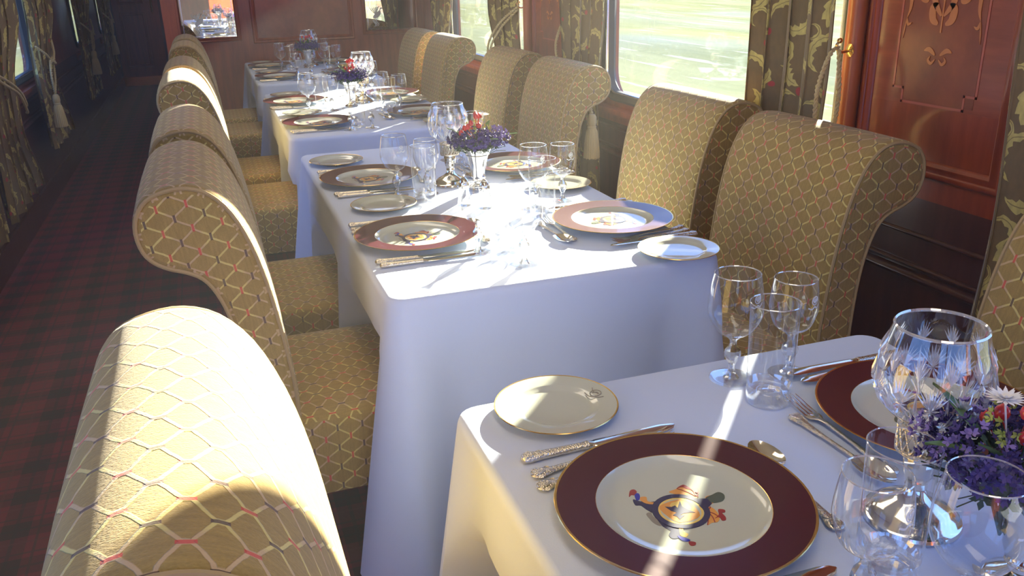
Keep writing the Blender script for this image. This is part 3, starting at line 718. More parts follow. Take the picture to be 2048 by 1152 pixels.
# window side tiebacks and hooks
make_hook(XR - .045, 2.03, 1.125, 1, 'brass hook beside the marquetry panel moulding')
make_tieback([(XR - .085, 2.03, 1.135), (XR - .115, 2.025, 1.12), (XR - .150, 2.02, 1.03), (XR - .15, 2.03, .90), (XR - .155, 2.10, .80)], None, 'twisted cord falling from the hook at the marquetry panel',
             loops=[[(XR - .085, 2.03, 1.13), (XR - .085, 2.02, 1.08), (XR - .078, 2.02, .98), (XR - .09, 2.03, .86), (XR - .13, 2.09, .78)]])
make_hook(XR - .018, 4.08, 1.13, 1, 'brass hook on the plain pier above the tassel curtain')
make_tieback([(XR - .06, 4.08, 1.13), (XR - .12, 4.04, 1.0), (XR - .135, 3.90, .86), (XR - .14, 3.72, .84), (XR - .15, 3.63, .85)], (XR - .15, 3.54, .745), 'pale cord with large cream tassel hanging beside the large window',
             loops=[[(XR - .15, 3.63, .85), (XR - .17, 3.60, .90), (XR - .165, 3.57, .85), (XR - .155, 3.57, .82), (XR - .15, 3.54, .745)], [(XR - .15, 3.66, .86), (XR - .17, 3.64, .80), (XR - .16, 3.58, .79), (XR - .15, 3.54, .735)],
                    [(XR - .15, 3.60, .88), (XR - .17, 3.66, .83), (XR - .165, 3.64, .79), (XR - .15, 3.62, .86)]])
make_hook(XR - .018, 4.74, 1.16, 1, 'brass hook at the far side of the plain pier')
make_tieback([(XR - .06, 4.74, 1.165), (XR - .13, 4.85, 1.08), (XR - .15, 5.02, .96), (XR - .14, 5.08, .86)], None, 'twin cord slanting down across the curtain of the small far window',
             loops=[[(XR - .06, 4.74, 1.15), (XR - .135, 4.83, 1.05), (XR - .15, 4.99, .93), (XR - .14, 5.06, .82)]])
for q, l2 in ((0, 'cord round the loose curtain at the left edge of the photo'), (2, 'pale cord and tassel on the curtain just past the left window'), (3, 'pale cord and tassel on the curtain farther down the aisle wall'), (4, 'pale cord and tassel on the curtain nearest the back door')):
    keys, (ym, z), _, _ = LC[q]; x = CL + .048; ya, yb = keys[2][1], keys[2][2]
    if q == 0:
        make_tieback([(x - .01, 4.52, .97), (x + .01, 4.72, .90), (x + .012, ym, z), (x, 5.12, z - .10), (x - .02, 5.20, z - .12)], None, l2, loops=[[(x - .01, 4.52, .99), (x + .012, 4.76, .915), (x + .014, ym + .03, z + .01), (x, 5.14, z - .07), (x - .02, 5.20, z - .08)]])
    else:
        k = 1 if q == 2 else 1.5
        make_tieback([(x - .03, ya - .01, z + .10), (x + .01, ya + .04, z + .05), (x + .02, ym, z), (x + .012, (ym + yb)/2, z + .03), (x - .02, yb + .02, z + .10)], (x + .015, ym - .10, z - (.19 if q == 2 else .14)), l2,
            loops=[[(x + .02, ym - .07, z + .01), (x + .02, ym - .13, z - .08), (x + .015, ym - .10, z - (.19 if q == 2 else .14))], [(x + .02, ym + .03, z), (x + .02, ym, z - .10), (x + .015, ym - .09, z - (.19 if q == 2 else .14))],
                   [(x + .015, ym - .05, z - .015), (x + .035, ym, z + .015), (x + .015, ym + .05, z - .015)], [(x + .018, ym - .04, z + .02), (x + .038, ym, z - .015), (x + .018, ym + .04, z + .02)]])

# ------------------------------------------------------------------ tableware
CREST = {
    'shield': [(-0.0196, 0.013), (0.0046, 0.0141), (0.0127, 0.0021), (0.0124, -0.0183), (0.0051, -0.0271), (-0.0191, -0.0275), (-0.0258, -0.0117), (-0.0277, 0.0058)],
    'plume1': [(0.0004, 0.0336), (0.0127, 0.0361), (0.0243, 0.0409), (0.028, 0.032), (0.037, 0.0266), (0.033, 0.019), (0.029, 0.0224), (0.0278, 0.0111), (0.0217, 0.01), (0.0131, 0.0196), (0.0073, 0.0246)],
    'plume1red': [(0.0131, 0.0369), (0.0243, 0.0409), (0.028, 0.0338), (0.0298, 0.0294), (0.0365, 0.0277), (0.0361, 0.0232), (0.0321, 0.0184), (0.029, 0.0224), (0.0276, 0.0275), (0.0235, 0.0319), (0.0207, 0.0367)],
    'helm': [(0.0353, 0.0055), (0.0459, 0.0085), (0.0562, 0.0108), (0.0601, 0.0047), (0.0569, -0.0029), (0.0503, -0.0074), (0.0407, -0.0071), (0.0341, -0.0037)],
    'helmgold': [(0.0367, 0.0077), (0.045, 0.0071), (0.0433, -0.0029), (0.0363, -0.0071), (0.0328, -0.0005)],
    'plume2': [(0.0243, -0.0128), (0.0312, -0.012), (0.033, -0.023), (0.0297, -0.035), (0.0239, -0.041), (0.0197, -0.041), (0.0159, -0.0403), (0.0089, -0.0424), (0.0137, -0.0354), (0.0185, -0.0223)],
    'plume2red': [(0.0368, -0.0202), (0.0433, -0.0236), (0.0416, -0.028), (0.0373, -0.028), (0.0369, -0.0362), (0.034, -0.0416), (0.0294, -0.0407), (0.0301, -0.0336), (0.0238, -0.0344), (0.0322, -0.0294)],
    'blueband': [(0.0248, 0.0079), (0.0362, 0.0034), (0.0363, -0.0071), (0.0201, -0.0179), (0.0198, -0.0059)],
    'arm1': [(-0.0481, 0.0356), (-0.042, 0.0288), (-0.0322, 0.0232), (-0.0225, 0.0194), (-0.0297, -0.0018), (-0.0379, 0.0005), (-0.0428, 0.0109), (-0.0452, 0.0204), (-0.051, 0.0236)],
    'arm1gold': [(-0.0382, 0.0361), (-0.0307, 0.0341), (-0.0332, 0.0253), (-0.0259, 0.019), (-0.0283, 0.0164), (-0.0372, 0.0216), (-0.0403, 0.0299)],
    'arm1blue': [(-0.0414, 0.0446), (-0.0361, 0.0443), (-0.0374, 0.0376), (-0.0414, 0.0321), (-0.0449, 0.0334)],
    'arm1red': [(-0.0437, 0.0528), (-0.0376, 0.0541), (-0.0364, 0.0481), (-0.0421, 0.0431), (-0.0457, 0.0445), (-0.0503, 0.0418)],
    'scroll': [(-0.0469, 0.0032), (-0.0402, 0.0039), (-0.0414, -0.0023), (-0.04, -0.0112), (-0.0354, -0.0179), (-0.0349, -0.0245), (-0.0427, -0.0239), (-0.047, -0.0166), (-0.0478, -0.0065)],
    'arm2': [(-0.0319, 0.0058), (-0.0265, -0.0131), (-0.019, -0.0291), (-0.0312, -0.0496), (-0.041, -0.0501), (-0.0418, -0.0424), (-0.0362, -0.036), (-0.0406, -0.0255), (-0.0394, -0.0081)],
    'arm2gold': [(-0.0236, -0.0337), (-0.0202, -0.0367), (-0.0231, -0.0434), (-0.0203, -0.0492), (-0.0257, -0.0533), (-0.0291, -0.0504), (-0.0294, -0.0457)],
    'arm2blue': [(-0.0337, -0.0479), (-0.0295, -0.0511), (-0.0255, -0.0565), (-0.0241, -0.0601), (-0.0289, -0.0605), (-0.0332, -0.0558)],
    'arm2red': [(-0.0264, -0.0614), (-0.0206, -0.0652), (-0.0231, -0.0695), (-0.0279, -0.0691), (-0.0286, -0.0651)],
    'bird': [(0.0029, 0.0112), (-0.0001, 0.0002), (0.0027, -0.0078), (0.0081, -0.0166), (0.0021, -0.0143), (-0.0056, -0.013), (-0.0106, -0.0144), (-0.0071, -0.0174), (-0.016, -0.0221), (-0.0164, -0.0154), (-0.0195, -0.0117), (-0.0125, -0.0086), (-0.017, -0.0034), (-0.0197, 0.007), (-0.0131, 0.0036), (-0.0072, 0.0047), (-0.0069, -0.0006)],
}
CCOL = dict(shield='crest_gold', plume1='crest_gold', plume1red='crest_red', helm='crest_green', helmgold='crest_gold', plume2='crest_gold', plume2red='crest_red', blueband='crest_navy',
            arm1='crest_navy', arm1gold='crest_gold', arm1blue='crest_blue', arm1red='crest_red', scroll='crest_grey', arm2='crest_navy', arm2gold='crest_yellow', arm2blue='crest_blue', arm2red='crest_red', bird='crest_navy')
def make_crest(parent, zc):
    cols = ['crest_gold', 'crest_yellow', 'crest_navy', 'crest_blue', 'crest_red', 'crest_green', 'crest_grey', 'porcelain']
    m_ = MB(); h = zc
    ring = lambda r0, r1, n=40: [((-.006 + r0*math.cos(2*PI*i/n), -.007 + r0*math.sin(2*PI*i/n)), (-.006 + r1*math.cos(2*PI*i/n), -.007 + r1*math.sin(2*PI*i/n))) for i in range(n + 1)]
    for nm in ('scroll', 'arm1', 'arm2', 'plume1', 'plume2', 'arm1gold', 'arm2gold', 'arm1blue', 'arm2blue', 'arm1red', 'arm2red', 'plume1red', 'plume2red', 'helmgold', 'helm'):
        m_.cur = cols.index(CCOL[nm]); m_.prism(catmull(CREST[nm], 3), zc, h + .0003); h += .00003
    # curled lines of the lower scroll and feathering of the plumes
    m_.cur = cols.index('crest_red')
    for pl, base in (('plume1', (.026, .014)), ('plume2', (.022, -.018))):
        for q in CREST[pl][1:8:2]: ribbon(m_, [base, ((base[0] + q[0])/2 + .002, (base[1] + q[1])/2), q], lambda t: .0006, lambda a, b_, hh: (a, b_, hh), h, h + .0003)
    m_.cur = cols.index('crest_navy')
    for (a, b_), (c_, d) in zip(ring(.0275, .0345), ring(.0275, .0345)[1:]): m_.prism([a, b_, d, c_], zc, h + .0004)
    m_.cur = cols.index('blue' if 0 else 'crest_navy'); m_.prism(CREST['blueband'], zc, h + .0005)
    m_.cur = cols.index('crest_yellow'); m_.prism([(-.006 + .0268*math.cos(t/20*PI), -.007 + .0268*math.sin(t/20*PI)) for t in range(40)], zc, h + .0002)
    m_.cur = cols.index('porcelain'); m_.prism([(-.006 + .024*math.cos(t/20*PI), -.007 + .024*math.sin(t/20*PI)) for t in range(40)], zc, h + .00025)
    m_.cur = cols.index('crest_gold'); m_.prism(catmull(CREST['shield'], 2), zc, h + .0004)
    m_.cur = cols.index('crest_yellow'); m_.prism([(p[0]*.55 + .002, p[1]*.55 + .004) for p in CREST['shield']], zc, h + .00045)
    m_.cur = cols.index('crest_navy'); m_.prism(CREST['bird'], zc, h + .0006)
    o = m_.build('crest', cols, parent, smooth=False); o['label'] = 'painted coat of arms with ring, shield and plumes'; return o
def make_charger():
    t = thing('charger_plate', 'x', 'plate')
    m_ = MB(); m_.lathe([(0, .0085), (.08, .0085), (.092, .0095), (.1000, .0135), (.1040, .0170)], 72); m_.build('well', 'porcelain', t)
    m_ = MB(); m_.lathe([(.1040, .0170), (.1046, .0173)], 72); m_.lathe([(.1515, .0215), (.1540, .0218), (.1548, .0210), (.1540, .0203)], 72); m_.build('gold_rim', 'gold_line', t)
    m_ = MB(); m_.lathe([(.1046, .0173), (.1100, .0178), (.1515, .0215)], 72); m_.build('maroon_border', 'maroon_glaze', t)
    m_ = MB(); m_.lathe([(0, .0035), (.085, .0035), (.088, .0), (.092, .0), (.095, .0045), (.110, .0110), (.1540, .0203)], 72); m_.build('underside', 'porcelain', t)
    make_crest(t, .0085); return t
def make_bread():
    t = thing('bread_plate', 'x', 'plate')
    m_ = MB(); m_.lathe([(0, .0050), (.050, .0050), (.056, .0060), (.063, .0095), (.066, .0105), (.0905, .0135), (.0922, .0125), (.066, .0065), (.055, .0), (.05, 0), (.048, .0022), (0, .0022)], 60); m_.build('dish', 'porcelain', t)
    m_ = MB(); m_.lathe([(.0905, .0136), (.0922, .0140), (.0930, .0130), (.0922, .0124)], 60); m_.build('gold_rim', 'gold_line', t)
    m_ = MB(); fn = lambda a, b_, h: (a, b_, .0121 + (math.hypot(a, b_) - .077)*.12 + h)
    cx, cy_ = .0675, .028; cx, cy_ = .0690, .010
    ribbon(m_, [(cx + .0085*math.cos(a), cy_ + .0085*math.sin(a)) for a in [i*PI/5 for i in range(11)]], lambda t_: .0007, fn, 0, .0004)
    ribbon(m_, [(cx - .014, cy_ + .010), (cx - .012, cy_ - .004), (cx - .002, cy_ - .013), (cx + .006, cy_ - .016)], lambda t_: .0008, fn, 0, .0004)
    ribbon(m_, [(cx - .004, cy_ + .004), (cx + .003, cy_ + .001), (cx + .002, cy_ - .004)], lambda t_: .0009, fn, 0, .0004)
    ribbon(m_, [(cx + .002, cy_ + .017), (cx - .001, cy_ + .006), (cx + .004, cy_ - .004)], lambda t_: .0006, fn, 0, .0004)
    m_.build('monogram', 'crest_grey', t, smooth=False); return t
def handle_secs(L0, L1, z=.004, big=1.0):
    return [(L0, .002, .001, z), (L0 + .003, .0085*big, .003, z), (L0 + .010, .0115*big, .0040, z), (L0 + .020, .0095*big, .0036, z), (L0 + .030, .0065, .0030, z),
            (L0 + .055, .0052, .0028, z), ((L0 + L1)/2 + .01, .0034, .0024, z + .001), (L1 - .008, .0030, .0024, z + .002), (L1, .0034, .0022, z + .002)]
def shell_orn(m_, L0, z):        # chased scroll and shell on the handle end
    for a in (-2, -1, 0, 1, 2): m_.strip([(L0 + .003, .0012, .001, z + .004, a*.0032), (L0 + .010, .0018, .0016, z + .0045, a*.0030), (L0 + .020, .0006, .0008, z + .0042, a*.0012)], 6)
    for s_ in (-1, 1): m_.tube([(L0 + .022 + .006*math.cos(q/3), s_*(.0045 + .0022*math.sin(q/2)), z + .0035) for q in range(9)], .0009, 5)
def make_fork(L=.222):
    t = thing('fork', 'x', 'fork'); m_ = MB(); m_.strip(handle_secs(0, L*.62), 12); shell_orn(m_, 0, .003); m_.build('handle', 'silver_chased', t)
    m_ = MB(); a = L*.62
    m_.strip([(a, .0034, .0020, .006), (a + .012, .0050, .0018, .0055), (a + .022, .0115, .0014, .0035), (a + .030, .0125, .0012, .003), (a + .034, .0122, .0011, .0032)], 14)
    for q in (-1.5, -.5, .5, 1.5): m_.strip([(a + .031, .0019, .0011, .0032, q*.0066), (a + .05, .0016, .0010, .0045, q*.0064), (L - .006, .0013, .0009, .009, q*.0060), (L, .0003, .0003, .011, q*.0058)], 6)
    m_.build('tines', 'silver', t); return t
def make_knife(L=.235):
    t = thing('table_knife', 'x', 'knife'); m_ = MB(); a = L*.42
    m_.strip([(0, .002, .002, .006), (.003, .0085, .0055, .006), (.012, .0100, .0062, .006), (.03, .0078, .0055, .006), (a - .01, .0062, .0048, .006), (a, .0072, .0052, .006)], 14); shell_orn(m_, .002, .006); m_.build('handle', 'silver_chased', t)
    m_ = MB(); m_.strip([(a, .0050, .0040, .006), (a + .006, .0060, .003, .006), (a + .012, .0095, .0010, .0062), (L - .05, .0108, .0008, .0062), (L - .02, .0105, .0007, .0062, .0008), (L - .006, .0070, .0006, .0062, .0022), (L, .0012, .0003, .0062, .0035)], 12); m_.build('blade', 'silver', t); return t
def make_spoon(L=.20):
    t = thing('dessert_spoon', 'x', 'spoon'); m_ = MB(); m_.strip(handle_secs(0, L*.66), 12); shell_orn(m_, 0, .003); m_.build('handle', 'silver_chased', t)
    m_ = MB(); a, l, n, k = L*.66, L*.34, 20, 7
    for off in (0, .0012):
        for j in range(k + 1):
            for i in range(n):
                th = 2*PI*i/n; q = j/k; x = a + l/2 + l/2*q*math.cos(th); y = .0205*q*math.sin(th)*(1 - .12*math.cos(th)); m_.v.append((x, y, .001 + off + .008*q**2.2))
    for s_ in (0, 1):
        b0 = s_*n*(k + 1)
        for j in range(k):
            for i in range(n): i2 = (i + 1) % n; m_.face((b0 + j*n + i, b0 + j*n + i2, b0 + (j + 1)*n + i2, b0 + (j + 1)*n + i))
    for i in range(n): i2 = (i + 1) % n; m_.face((k*n + i, k*n + i2, n*(k + 1) + k*n + i2, n*(k + 1) + k*n + i))
    m_.build('bowl', 'silver', t); return t
def engraved(parent, r, z, ang=-1.25):
    m_ = MB(); fn = lambda a, b_, h: ((r + .0004 + h)*math.cos(ang + a/r), (r + .0004 + h)*math.sin(ang + a/r), z + b_)
    ribbon(m_, [(.0065*math.cos(q*PI/5), .0065*math.sin(q*PI/5)) for q in range(11)], lambda t: .0008, fn, 0, .0003)
    for q in range(5): ribbon(m_, [(0, -.004), (.002*(q - 2), .0), (.0026*(q - 2), .004)], lambda t: .0007, fn, 0, .0003)
    ribbon(m_, [(-.013, -.010), (-.006, -.013), (0, -.010), (.006, -.013), (.013, -.009)], lambda t: .0011, fn, 0, .0003)
    m_.build('engraved_emblem', 'engraving', parent)
def make_wine(s_, H, bw, rw):
    t = thing('wine_glass', 'x', 'wine glass')
    m_ = MB(); m_.lathe([(0, .0035), (.006, .0035), (.012, .0025), (.028, .0012), (.0335*s_, .0014), (.0345*s_, .0008), (.034*s_, 0), (0, 0)], 40); m_.build('foot', 'cut_glass', t)
    m_ = MB(); m_.lathe([(.013, .0022), (.009, .006), (.0052, .014), (.0050, .024), (.0078, .030), (.0118, .036), (.0132, .043), (.0118, .050), (.0078, .056), (.0050, .060), (.0055, .066), (.009, .070), (.012, .073)], 10); m_.build('stem', 'thick_glass', t, angle=20)
    b0 = .072; h = H - b0
    pr = catmull([(.001, b0), (.014, b0 + .003), (.028, b0 + .013), (bw*.96, b0 + .035), (bw, b0 + h*.52), ((bw*.6 + rw*.4), b0 + h*.78), (rw, H)], 5, False)
    m_ = MB(); m_.lathe(pr, 48); m_.build('bowl', 'glass_wall', t)
    m_ = MB(); m_.lathe([(rw - .0007, H - .0006), (rw, H + .0004), (rw + .0008, H - .0004), (rw, H - .0016), (rw - .0007, H - .0006)], 48); m_.build('rim', 'glass_rim', t)
    engraved(t, (bw + rw)/2 + .0008, b0 + h*.70); return t
def make_tumbler():
    t = thing('tumbler', 'x', 'glass'); H = .160
    m_ = MB(); m_.lathe([(0, 0), (.030, 0), (.0325, .003), (.0330, .012), (.0334, .030), (.0318, .026), (.0280, .0205), (.018, .018), (.008, .0185), (0, .020)], 44); m_.build('base', 'glass_base', t, angle=40)
    m_ = MB(); m_.lathe([(.0334, .030), (.0345, .09), (.0360, H)], 44); m_.build('wall', 'glass_wall', t)
    m_ = MB(); m_.lathe([(.0353, H - .0006), (.036, H + .0004), (.0368, H - .0004), (.036, H - .0016), (.0353, H - .0006)], 44); m_.build('rim', 'glass_rim', t); return t
def make_lamp():
    t = thing('crystal_lamp', 'x', 'table lamp')
    m_ = MB(); m_.lathe([(0, 0), (.054, 0), (.0555, .003), (.054, .007), (.050, .009), (.047, .014), (.038, .021), (.024, .028), (.014, .036), (.011, .045), (0, .045)], 48); m_.build('foot', 'silver', t)
    m_ = MB(); m_.lathe([(.011, .043), (.0125, .046), (.012, .052), (.0150, .060), (.0175, .075), (.0185, .085), (.0175, .090), (.020, .093), (.0205, .097)], 16); m_.build('stem', 'silver', t, angle=20)
    m_ = MB()         # pierced gallery
    m_.lathe([(.0275, .092), (.0295, .093), (.0295, .097), (.0275, .098)], 36); m_.lathe([(.0275, .124), (.0300, .125), (.0300, .129), (.0275, .130)], 36); m_.lathe([(0, .093), (.0285, .093)], 24)
    for k in range(18):
        for s_ in (-1, 1):
            m_.tube([(.0284*math.cos(2*PI*k/18 + s_*q*.175), .0284*math.sin(2*PI*k/18 + s_*q*.175), .097 + q*.0135) for q in (0, .5, 1, 1.5, 2)], .0013, 5)
    m_.build('pierced_gallery', 'silver_chased', t)
    m_ = MB(); m_.lathe([(0, .097), (.017, .097), (.018, .1), (.018, .128), (.015, .131), (0, .130)], 20); m_.build('candle', 'wax', t)
    z0 = .131; prof = catmull([(.022, z0), (.035, z0 + .006), (.051, z0 + .022), (.0605, z0 + .043), (.0612, z0 + .058), (.0585, z0 + .078), (.0525, z0 + .098), (.0470, z0 + .117)], 6, False)
    m_ = MB(); m_.lathe(prof, 56); sh = m_.build('glass_shade', 'cut_glass', t)
    m_ = MB(); R_, Z = prof[-1]; m_.lathe([(R_ - .0014, Z - .001), (R_, Z + .001), (R_ + .0016, Z - .001), (R_, Z - .003), (R_ - .0014, Z - .001)], 56); m_.build('rim', 'glass_rim', sh)
    def surf(a, z, h):
        for (r0, za), (r1, zb) in zip(prof, prof[1:]):
            if za <= z <= zb: r = r0 + (r1 - r0)*(z - za)/(zb - za); break
        else: r = prof[-1][0] if z > z0 + .1 else prof[0][0]
        return ((r + h)*math.cos(a), (r + h)*math.sin(a), z)
    m_ = MB()
    def cut(a, z, da, dz, w_):       # a raised sliver of a V cut, tapered both ways
        P_ = [(-.0, 0), (.5, w_), (1, 0), (.5, -w_)]; L = math.hypot(da*.06, dz); nx, nz = dz/L/.06, -da*.06/L
        out = [(a + da*q + nx*w2, z + dz*q + nz*w2) for q, w2 in P_]
        n = len(m_.v); m_.v += [surf(*p, .0002) for p in out]; mid = surf(a + da*.5, z + dz*.5, .0026); m_.v.append(mid)
        for i in range(4): m_.face((n + i, n + (i + 1) % 4, n + 4))
    for k in range(12):
        a0 = 2*PI*k/12
        for q in range(-3, 4): cut(a0, z0 + .072, q*.055, .030 - abs(q)*.0035, .0012)        # upper fans
        for q in range(-4, 5): cut(a0 + PI/12, z0 + .040, q*.070, .032 - abs(q)*.003, .0014)       # lower fans
        for q in range(8): cut(a0 + PI/12, z0 + .040, .16*math.cos(q*PI/4 + .4), .012*math.sin(q*PI/4 + .4) - .002, .0012)
        cut(a0, z0 + .010, PI/12, .030, .0016); cut(a0, z0 + .010, -PI/12, .030, .0016); cut(a0, z0 + .008, 0, .060, .0022)
        for q in (-2, -1, 1, 2): cut(a0, z0 + .012, q*.06, .030, .0009)
    m_.build('cut_pattern', 'cut_frost', sh, smooth=False); return t
def make_vase():
    t = thing('silver_vase', 'x', 'vase'); m_ = MB()
    m_.lathe([(0, 0), (.034, 0), (.036, .003), (.033, .007), (.022, .012), (.013, .018), (.0125, .024), (.017, .030), (.0215, .045), (.025, .075), (.033, .105), (.0415, .120), (.0430, .1225), (.0400, .1225), (.031, .105), (.02, .07), (0, .05)], 36)
    m_.build('body', 'silver', t); m_ = MB()
    for z, r in ((.026, .0155), (.104, .0330)): m_.lathe([(r, z - .002), (r + .002, z), (r, z + .002)], 36)
    m_.build('banding', 'silver_chased', t); return t
def make_bouquet(seed=1, dark=0):
    rnd = random.Random(seed); t = thing('flower_arrangement', 'x', 'flowers')
    def dome(r, z0, zr):
        a, q = rnd.uniform(0, 2*PI), math.sqrt(rnd.random()); return Vector((r*q*math.cos(a), r*q*math.sin(a), z0 + zr*(1 - q*q)*rnd.uniform(.4, 1)))
    m_ = MB()
    for k in range(90):        # statice sprigs: stalk and papery florets
        p = dome(.088, .130, .07) + Vector((0, 0, rnd.uniform(-.012, .02))); b_ = Vector((p.x*.3, p.y*.3, .11)); m_.tube([b_, (b_ + p)/2 + Vector((0, 0, .006)), p], .0009, 4)
    for k in range(14):
        a = rnd.uniform(0, 2*PI); m_.tube([(0, 0, .06), (.02*math.cos(a), .02*math.sin(a), .118)], .0015, 5)
    m_.build('stalks', 'dark_leaf', t)
    def florets(n, mat, name, cen, rr, sz):
        m_ = MB()
        for k in range(n):
            d = Vector((rnd.gauss(0, 1), rnd.gauss(0, 1), abs(rnd.gauss(0, .6)) - .15)).normalized(); p = Vector(cen) + Vector((d.x*rr[0], d.y*rr[0], d.z*rr[1]))*rnd.uniform(.55, 1.05)
            u_ = d.cross(Vector((.1, .3, .9))).normalized(); w_ = d.cross(u_)
            for q in range(5):
                a = 2*PI*q/5 + rnd.random(); e = (u_*math.cos(a) + w_*math.sin(a)); f_ = (u_*math.cos(a + .55) + w_*math.sin(a + .55)); g = (u_*math.cos(a - .55) + w_*math.sin(a - .55))
                n0 = len(m_.v); m_.v += [tuple(p), tuple(p + g*sz*.6 + d*sz*.3), tuple(p + e*sz + d*sz*.55), tuple(p + f_*sz*.6 + d*sz*.3), tuple(p + e*sz*.5 - d*sz*.15)]
                m_.face((n0, n0 + 1, n0 + 2, n0 + 3)); m_.face((n0, n0 + 4, n0 + 1)); m_.face((n0 + 3, n0 + 2, n0 + 4, n0))
        return m_.build(name, mat, t, smooth=False)
    florets(520, 'purple_petal', 'purple_florets', (0, 0, .152), (.088, .048), .0065)
    florets(90, 'lilac_petal', 'lilac_florets', (.040, -.016, .165), (.056, .042), .0062)
    florets(70, 'dark_leaf', 'sprig_leaves', (0, 0, .138), (.070, .030), .011)
    florets(26, 'yellow_green', 'green_buds', (.0, 0, .188), (.040, .03), .006)
    for k in range(6):
        a = 2*PI*k/6 + rnd.uniform(-.4, .4); L = rnd.uniform(.07, .11); m_ = MB(); up = rnd.uniform(.3, 1.3); c0 = Vector((.02*math.cos(a), .02*math.sin(a), .150))
        d = Vector((math.cos(a), math.sin(a), up)).normalized(); s_ = Vector((-math.sin(a), math.cos(a), 0)); L_, R_, T_ = [], [], []
        for i in range(9):
            q = i/8; w_ = .009*math.sin(PI*(q*.92 + .06)); p = c0 + d*L*q - Vector((0, 0, .02*q*q)); L_.append(p + s_*w_ + Vector((0, 0, .002))); R_.append(p - s_*w_ + Vector((0, 0, .002))); T_.append(p)
        n0 = len(m_.v); m_.v += [tuple(x) for x in L_ + T_ + R_ + [p - Vector((0, 0, .0008)) for p in T_]]
        for i in range(8):
            for o1, o2 in ((0, 9), (9, 18), (18, 27), (27, 0)): m_.face((n0 + o1 + i, n0 + o1 + i + 1, n0 + o2 + i + 1, n0 + o2 + i))
        m_.build('leaf', 'green_leaf', t, angle=80)
    for k in range(11):
        a = rnd.uniform(0, 2*PI); q = rnd.uniform(.008, .042); z = .200 + rnd.uniform(.0, .045) - q*.5; c_ = (q*math.cos(a) - .012, q*math.sin(a) - .006, z)
        m_ = MB(); m_.lathe([(0, -.0085), (.0060, -.0065), (.0080, -.001), (.0068, .004), (.0030, .008), (.0008, .0098), (0, .0098)], 12, c_); m_.tube([(c_[0]*.4, c_[1]*.4, z - .03), (c_[0], c_[1], z - .006)], .0009, 4); m_.build('berry', 'red_berry', t)
    m_ = MB(); c_ = Vector((.026, .012, .225))
    for lay, (n, r, up) in enumerate(((16, .021, .15), (12, .017, .5), (8, .012, 1.0))):
        for k in range(n):
            a = 2*PI*k/n + lay*.2; d = Vector((math.cos(a), math.sin(a), up)).normalized(); s_ = Vector((-math.sin(a), math.cos(a), 0)); n0 = len(m_.v)
            m_.v += [tuple(c_), tuple(c_ + d*r*.6 + s_*.0022), tuple(c_ + d*r), tuple(c_ + d*r*.6 - s_*.0022), tuple(c_ + d*r*.5 - Vector((0, 0, .001)))]
            m_.face((n0, n0 + 1, n0 + 2, n0 + 3)); m_.face((n0, n0 + 4, n0 + 1)); m_.face((n0 + 1, n0 + 4, n0 + 2)); m_.face((n0 + 2, n0 + 4, n0 + 3)); m_.face((n0 + 3, n0 + 4, n0))
    m_.tube([c_, (0.004, .002, .13)], .001, 5); m_.build('white_bloom', 'white_petal', t, smooth=False); return t
def make_shaker():
    t = thing('salt_shaker', 'x', 'shaker'); m_ = MB(); m_.lathe([(0, 0), (.019, 0), (.021, .003), (.020, .010), (.0165, .035), (.0145, .052), (0, .052)], 8); m_.build('glass_body', 'thick_glass', t, smooth=False)
    m_ = MB(); m_.lathe([(.0148, .050), (.0158, .052), (.0155, .060), (.0125, .070), (.0075, .077), (.0035, .081), (.0030, .084), (.0048, .088), (.0040, .092), (.0012, .097), (0, .099)], 20); m_.build('cap', 'silver', t); return t
P_charger, P_bread = Pool(make_charger()), Pool(make_bread())
P_fork, P_knife, P_spoon = Pool(make_fork()), Pool(make_knife()), Pool(make_spoon())
P_wl, P_ws, P_tum = Pool(make_wine(1.0, .178, .0425, .035)), Pool(make_wine(.92, .163, .0375, .0325)), Pool(make_tumbler())
P_butter = Pool(make_knife(.235)); P_butter.src['category'] = 'knife'; P_butter.src.name = 'butter_knife'
P_lamp, P_vase, P_shaker = Pool(make_lamp()), Pool(make_vase()), Pool(make_shaker())
TT = TZ + .001
TNAME = ['nearest table', 'second table', 'third table', 'farthest table']
def seat_name(side, near, k): return '%s %s seat of %s' % ('near' if near else 'far', 'aisle' if side < 0 else 'window', TNAME[k])
def place(pool, c, side, dx, dy, h, label, group, z=0, extra=0):
    # side -1: diner looks towards +x; +1: turned half round
    s_ = -side; pool.put((c[0] + s_*dx, c[1] + s_*dy, TT + z), (0 if side < 0 else PI) + h, label, group)
def stick(pool, c, side, a, b_, label, group, z=0):     # from handle end a to tip b_
    s_ = -side; A = (c[0] + s_*a[0], c[1] + s_*a[1]); B = (c[0] + s_*b_[0], c[1] + s_*b_[1])
    pool.put((A[0], A[1], TT + z), math.atan2(B[1] - A[1], B[0] - A[0]), label, group)
SETTINGS = [  # table, side, near, charger centre, bread plate centre, glasses
    (0, -1, False, (.469, .766), (.424, 1.060)), (0, 1, False, (.91, .84), (.955, .545)),
    (1, -1, True, (.436, 2.000), (.420, 2.343)), (1, -1, False, (.442, 2.682), (.385, 3.006)),
    (1, 1, True, (.932, 1.930), (.966, 1.652)), (1, 1, False, (.926, 2.674), (.965, 2.36)),
    (2, -1, True, (.433, 3.86), (.40, 4.19)), (2, -1, False, (.405, 4.60), (.40, 4.90)), (2, 1, True, (.915, 3.95), (.95, 3.66)), (2, 1, False, (.915, 4.65), (.95, 4.36)),
    (3, -1, True, (.440, 5.84), (.40, 6.18)), (3, -1, False, (.440, 6.60), (.40, 6.90)), (3, 1, True, (.915, 5.95), (.95, 5.67)), (3, 1, False, (.915, 6.68), (.95, 6.38))]
